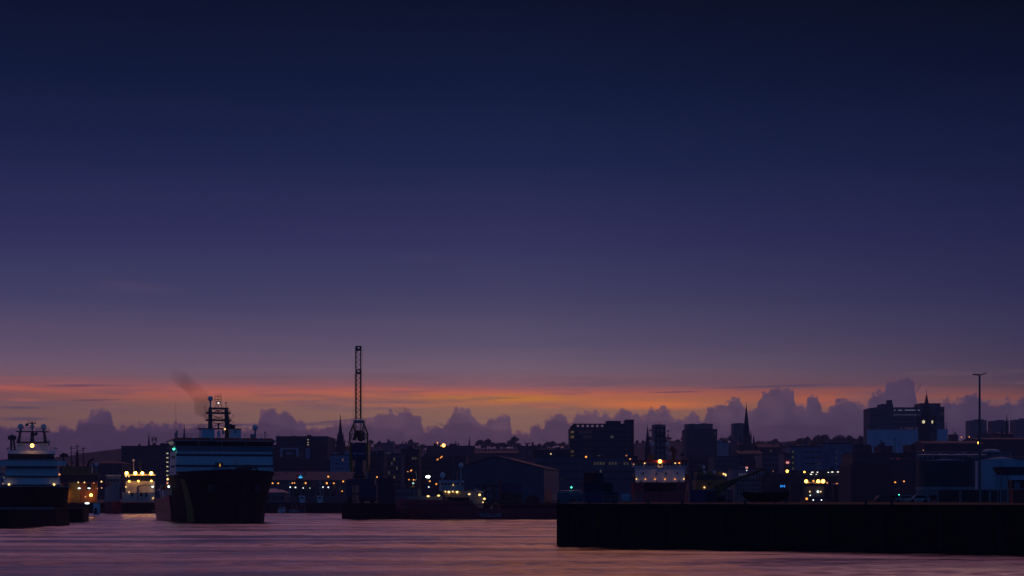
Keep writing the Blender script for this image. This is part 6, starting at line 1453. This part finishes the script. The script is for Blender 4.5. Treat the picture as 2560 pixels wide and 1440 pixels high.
th = thing('service_box', 'small pale box beside the marker post on the near quay', 'box', (Xp(1404,282), 282, 5.8)); MB().box(Xp(1394,282), Xp(1424,282), 284, 285, 5.8, Zp(1226.5,282)-.3).build('cabinet', CLAD, th); MB().box(Xp(1394,282)-.05, Xp(1424,282)+.05, 283.9, 285.1, Zp(1226.5,282)-.3, Zp(1226.5,282)-.2).build('lid', PANEL, th)
def vehicle(px, Y, label, m, L_=4.3, Wd=1.75, Ht=1.45, face=0, base=None, van=False, group=None):
    x = Xp(px, Y); zb = base if base is not None else gz(Y, px)
    th = thing('van' if van else 'parked_car', label, 'van' if van else 'car', (x, Y, zb), group)
    th.rotation_euler = (0, 0, face)
    hl = L_/2; hw = Wd/2; z1 = .28; zs = .82 if not van else 1.05
    def bd(q, name, mm):
        o = Vector((x, Y, zb)); q.v = [v+o for v in q.v]; return q.build(name, mm, th)
    pr = [(-hl,z1),(hl,z1),(hl,zs-.12),(hl*.62,zs),(hl*.30,Ht),(-hl*.62,Ht),(-hl*.95,zs),(-hl,zs-.1)] if not van else [(-hl,z1),(hl,z1),(hl,zs-.1),(hl*.82,zs+.05),(hl*.5,Ht),(-hl*.97,Ht),(-hl,zs)]
    bd(MB().prism(pr, -hw, hw), 'body', m)
    for sg in (-1, 1):
        y0 = sg*hw; g = [(hl*.52,zs+.03),(hl*.27,Ht-.1),(-hl*.55,Ht-.1),(-hl*.82,zs+.03)] if not van else [(hl*.72,zs+.08),(hl*.45,Ht-.15),(hl*.05,Ht-.15),(hl*.05,zs+.08)]
        bd(MB().prism(g, min(y0, y0+sg*.02), max(y0, y0+sg*.02)), 'side_window', GLASS)
        for xx in (hl*.62, -hl*.6):
            w = MB().lathe((0,0,0), [(.32, 0), (.32, .2)], 14); w.v = [Vector((v.x+xx, y0+sg*(v.z-.16), v.y+.32)) for v in w.v]; bd(w, 'wheel', RUBBER)
        bd(MB().box(hl-.05, hl+.02, sg*hw*.8-.2, sg*hw*.8+.2, zs-.35, zs-.18), 'headlight', PANEL)
    f = [(hl*.585,zs+.04),(hl*.33,Ht-.05)] if not van else [(hl*.79,zs+.1),(hl*.535,Ht-.08)]
    (xa, za_), (xb, zb_) = f
    bd(MB().add([(xa+.03,-hw*.88,za_),(xa+.03,hw*.88,za_),(xb+.03,hw*.82,zb_),(xb+.03,-hw*.82,zb_)], [(0,1,2,3)]), 'windscreen', GLASS)
    return th
HP = math.pi
SIL = mat('car_silver', (.42,.44,.48), .3, .3, nz=.05); RCAR = mat('car_red', (.3,.03,.03), .3, nz=.05); DCAR = mat('car_dark', (.03,.035,.05), .3, nz=.05); WCAR = mat('car_white', (.75,.75,.75), .3, nz=.05)
vehicle(1564, 400, 'small white van seen from behind on the near quay by the red ship', SIL, 4.2, 1.75, 1.75, HP/2-.05, 5.8, True)
vehicle(2186, 872, 'silver car catching the pink sky far left of the other parked cars', SIL, 4.4, 1.8, 1.6, .1, gz(872)+.02)
GC = 'cars parked on the near quay by the tanks'
vehicle(2232, 420, 'small dark car parked left of the silver saloons by the tanks', DCAR, 3.9, 1.7, 1.45, .15, 5.8, group=GC)
vehicle(2262, 412, 'silver car with its nose to the left in the row by the tanks', SIL, 4.3, 1.75, 1.5, HP-.2, 5.8, group=GC)
vehicle(2297, 405, 'silver estate car in the middle of the row by the tanks', SIL, 4.5, 1.8, 1.55, HP-.1, 5.8, group=GC)
vehicle(2330, 412, 'red car parked right of the silver cars by the tanks', RCAR, 4.2, 1.75, 1.5, HP-.15, 5.8, group=GC)
vehicle(2212, 412, 'dark car at the left end of the row by the tanks', DCAR, 4.2, 1.75, 1.45, .0, 5.8, group=GC)
# black workboat standing ashore with its sling
Y = 330.0; zb = 5.95
th = thing('laid_up_boat', 'black double ended boat hull standing ashore on the near quay with lifting slings', 'boat', (Xp(1913,Y), Y, 5.8))
st = [(1856,1228.5,.15),(1866,1229.5,.8),(1885,1231,1.15),(1913,1231.5,1.25),(1945,1230.5,1.15),(1962,1229,.7),(1973,1227,.12)]
MB().loft([[(Xp(p,Y), Y-w_, Zp(t_,Y)), (Xp(p,Y), Y-w_*.85, Zp(t_,Y)*.45+zb*.55+(1-min(1,w_))*.35), (Xp(p+(1913-p)*.16,Y), Y-w_*.25, zb+(1-min(1,w_))*.5), (Xp(p+(1913-p)*.16,Y), Y+w_*.25, zb+(1-min(1,w_))*.5), (Xp(p,Y), Y+w_*.85, Zp(t_,Y)*.45+zb*.55+(1-min(1,w_))*.35), (Xp(p,Y), Y+w_, Zp(t_,Y))] for p, t_, w_ in st]).build('hull', RUBBER, th)
for a, b in ((1894, 1911), (1940, 1913)):
    MB().bar(P(a, 1231, Y), P(b, 1208, Y), .05, 4).build('sling', STEEL, th)
for x in (1884, 1937): MB().box(Xp(x,Y)-.12, Xp(x,Y)+.12, Y-1.3, Y+1.3, 5.8, 6.15).build('cradle', BARK, th)
th = thing('mooring_bollard', 'black mooring bollard right of the laid up black boat', 'bollard', (Xp(1965,300), 300, 5.8)); MB().lathe((Xp(1965,300), 300, 0), [(.28, 5.8), (.2, 6.3), (.36, 6.5), (.3, 6.65)], 12).build('post', STEEL, th); MB().lathe((Xp(1965,300), 300, 0), [(.45, 5.8), (.45, 5.86)], 12).build('base', STEEL, th)
# yard crane with a raised yellow boom
Y = 380.0; YB = mat('boom_brown', (.20,.085,.012), .6)
th = thing('yard_crane', 'dull yellow mobile crane with its boom raised to the right on the near quay', 'crane', (Xp(1783,Y), Y, 5.8))
q = MB(); a, b = P(1782, 1222, Y), P(1912, 1172, Y); n_ = Vector((.36,0,.93))
q.hexa([a-n_*.62+Vector((0,-.4,0)), b-n_*.26+Vector((0,-.25,0)), b-n_*.26+Vector((0,.25,0)), a-n_*.62+Vector((0,.4,0)), a+n_*.62+Vector((0,-.4,0)), b+n_*.26+Vector((0,-.25,0)), b+n_*.26+Vector((0,.25,0)), a+n_*.62+Vector((0,.4,0))]); q.build('boom', YB, th)
q = MB(); q.bar(P(1800, 1228, Y), P(1842, 1204, Y), .22, 6); q.build('boom_ram', STEEL, th)
MB().pb(1776, 1802, 1222, 1240, Y-.6, 2).build('turret', YB, th); MB().pb(1768, 1778, 1226, 1240, Y-.6, 1.6).build('cab', GLASS, th)
MB().pb(1762, 1812, 1240, 1248, Y-1, 2.6).build('chassis', STEEL, th)
for x in (1768, 1780, 1796, 1807):
    w = MB().lathe((0,0,0), [(.5, 0), (.5, .5)], 14); c = Vector((Xp(x,Y), Y-1.25, 6.3)); w.v = [Vector((v.x+c.x, c.y+v.z, v.y+c.z)) for v in w.v]; w.build('wheel', RUBBER, th)
container(1725, 1765, 1224, 1256, 360, BLUEP, 'dark blue container right of the red and white ship bow', 6, base=5.8)
th = thing('site_cabin', 'low navy site cabin with a pale roof edge right of the dark blue container', 'cabin', (Xp(1778,375), 375, 5.8)); MB().pb(1764, 1790, 1226, 1258, 372, 4).build('wall', NAVY, th); MB().pb(1763, 1791, 1224.5, 1226, 371.7, 4.6).build('roof', PANEL, th)
for k, px in enumerate((1815, 1822, 1829)):
    Y = 352; th = thing('steel_pile', 'pinkish upright steel pile in the group left of the laid up boat', 'pile', (Xp(px,Y), Y, 5.8), 'steel piles standing on the near quay'); MB().bar((Xp(px,Y), Y, 5.8), P(px, 1226, Y), .18, 8).build('shaft', mat('pile_rust', (.16,.10,.10), .7), th); MB().lathe((Xp(px,Y), Y, 0), [(.24, Zp(1227.5,Y)), (.24, Zp(1225.5,Y))], 10).build('cap', STEEL, th)
for px in (1400, 1478, 1538, 1620, 1700, 1842, 2098, 2150, 2420):
    x = Xp(px, 258); y = qy(x)+1.6
    th = thing('bollard', 'squat black iron bollard in the row along the near quay edge', 'bollard', (x, y, 5.8), 'bollards along the near quay edge')
    MB().lathe((x, y, 0), [(.22, 5.8), (.17, 6.1), (.3, 6.22), (.26, 6.32)], 12).build('post', STEEL, th)
# two gulls in the evening sky
def gull(px, py, Y, sp, label, rot):
    c = P(px, py, Y); th = thing('gull', label, 'bird', c)
    q = MB()
    for sg in (-1, 1):
        d = Vector((math.cos(rot), .3, math.sin(rot)))*sg
        q.hexa([c+Vector((0,-.12,0)), c+d*sp*.5+Vector((0,-.05,.12)), c+d*sp*.5+Vector((0,.12,.12)), c+Vector((0,.14,0)), c+Vector((0,-.12,.05)), c+d*sp*.5+Vector((0,-.05,.14)), c+d*sp*.5+Vector((0,.12,.14)), c+Vector((0,.14,.05))])
        q.hexa([c+d*sp*.5+Vector((0,-.05,.12)), c+d*sp+Vector((0,.1,-.05)), c+d*sp+Vector((0,.14,-.05)), c+d*sp*.5+Vector((0,.12,.12)), c+d*sp*.5+Vector((0,-.05,.14)), c+d*sp+Vector((0,.1,-.03)), c+d*sp+Vector((0,.14,-.03)), c+d*sp*.5+Vector((0,.12,.14))])
    q.build('wings', mat('feathers', (.2,.2,.2), .8), th); MB().ball(c, .11, 8, 1.0).build('body', MATS['feathers'], th)
gull(2305, 793, 480, .62, 'small dark gull gliding high at the right', .15); gull(681, 809, 520, .3, 'tiny dark gull high above the main ship', .2)

# ------------------------------------------------------------------ trees on the ridge
def make_tree(seed, h, w, lumps):
    random.seed(seed)
    th = thing('ridge_tree', 'x', 'tree', (0, 0, 0))
    q = MB(); q.bar((0,0,-.5), (0,0,h*.42), h*.035, 6, h*.02)
    for k in range(5):
        a = k*1.256; q.bar((0,0,h*(.25+.04*k)), (math.cos(a)*w*.4, math.sin(a)*w*.4, h*(.52+.05*k)), h*.014, 4, h*.006)
    q.build('trunk', BARK, th)
    q = MB(); cs = []
    for k in range(lumps):
        a = random.uniform(0, 6.28); r = random.uniform(0, w*.42)
        cs.append((Vector((r*math.cos(a), r*math.sin(a), h*random.uniform(.42, .84))), w*random.uniform(.2, .36)))
    cs.append((Vector((0, 0, h*.66)), w*.4))
    for c, r in cs:
        for k in range(70):
            d = Vector((random.gauss(0,1), random.gauss(0,1), random.gauss(0,1))).normalized()
            p = c+Vector((d.x*r, d.y*r, d.z*r*.85))*random.uniform(.55, 1.08)
            n_ = (d+Vector((random.uniform(-.7,.7), random.uniform(-.7,.7), random.uniform(-.7,.7)))).normalized()
            u = n_.orthogonal().normalized(); v_ = n_.cross(u); s = random.uniform(.35, .75)*h/10
            q.add([p-u*s-v_*s*.6, p+u*s-v_*s*.6, p+u*s*.7+v_*s*.7, p-u*s*.8+v_*s*.6], [(0,1,2,3)])
    q.build('crown', LEAF, th)
    return th
protos = [make_tree(11, 10, 9, 7), make_tree(12, 11, 8, 6), make_tree(13, 9, 10, 8), make_tree(14, 12, 6.5, 6)]
used = [0]*4
SEGS = [((206, 300), 11, 1860, 1.0, 'dark rounded tree on the left hillside above the orange ship', 'trees on the left hillside'),
 ((304, 372), 7, 1860, .8, 'dark rounded tree on the hilltop left of the thin spire', 'trees on the hilltop left of the thin spire'),
 ((722, 842), 9, 2560, .9, 'dark tree on the skyline between the wide hall and the tall spire', 'trees between the wide hall and the spire'),
 ((924, 1060), 13, 2560, .9, 'dark tree on the skyline between the crane and the broad hill block', 'trees between the crane and the hill block'),
 ((1188, 1300), 11, 2560, 1.15, 'dark tree on the skyline right of the small hill spire', 'trees right of the small hill spire'),
 ((1346, 1422), 8, 2560, 1.05, 'dark tree on the skyline left of the big office tower', 'trees left of the big office tower'),
 ((1590, 1712), 9, 2560, .7, 'dark tree on the far ridge behind the red and white ship mast', 'trees on the far ridge behind the ship mast'),
 ((1794, 1850), 6, 2560, .9, 'dark tree on the skyline left of the soaring church', 'trees left of the soaring church'),
 ((1890, 1985), 10, 2300, 1.35, 'big dark tree on the skyline right of the soaring church', 'trees right of the soaring church'),
 ((1990, 2166), 15, 2450, 1.2, 'dark rounded tree on the skyline above the blue white offices', 'trees above the blue white offices'),
 ((2368, 2425), 6, 2300, 1.0, 'dark tree on the skyline between the sheeted slab and the towers', 'trees between the sheeted slab and the towers')]
random.seed(21)
for (a, b), n_, Y, sc, lb, gr in SEGS:
    for k in range(n_):
        px = a+(b-a)*(k+random.uniform(.2, .8))/n_; yy = Y+random.uniform(-40, 40); i = random.randrange(4)
        z = gz(yy, px)-.4; s2 = sc*random.uniform(.7, 1.35)
        loc = (Xp(px, yy), yy, z)
        if not used[i]:
            used[i] = 1; o = protos[i]; o.location = loc; o['label'] = lb; o['group'] = gr; o.scale = (s2*1.1, s2*1.1, s2); o.rotation_euler = (0, 0, random.uniform(0, 6))
        else: copy_tree(protos[i], loc, lb, gr, (s2*1.1, s2*1.1, s2), random.uniform(0, 6))

# ------------------------------------------------------------------ evening haze over the harbour and town
hm = D.materials.new('evening_haze'); hm.use_nodes = True; t = hm.node_tree; t.nodes.clear()
pv = t.nodes.new('ShaderNodeVolumePrincipled'); mo = t.nodes.new('ShaderNodeOutputMaterial'); t.links.new(pv.outputs[0], mo.inputs['Volume'])
pv.inputs['Color'].default_value = (.50,.60,.95,1); pv.inputs['Density'].default_value = .00011; pv.inputs['Anisotropy'].default_value = .35
kind(MB().box(-1500, 1500, -120, 3250, -2.6, 135).build('haze', hm), 'stuff')
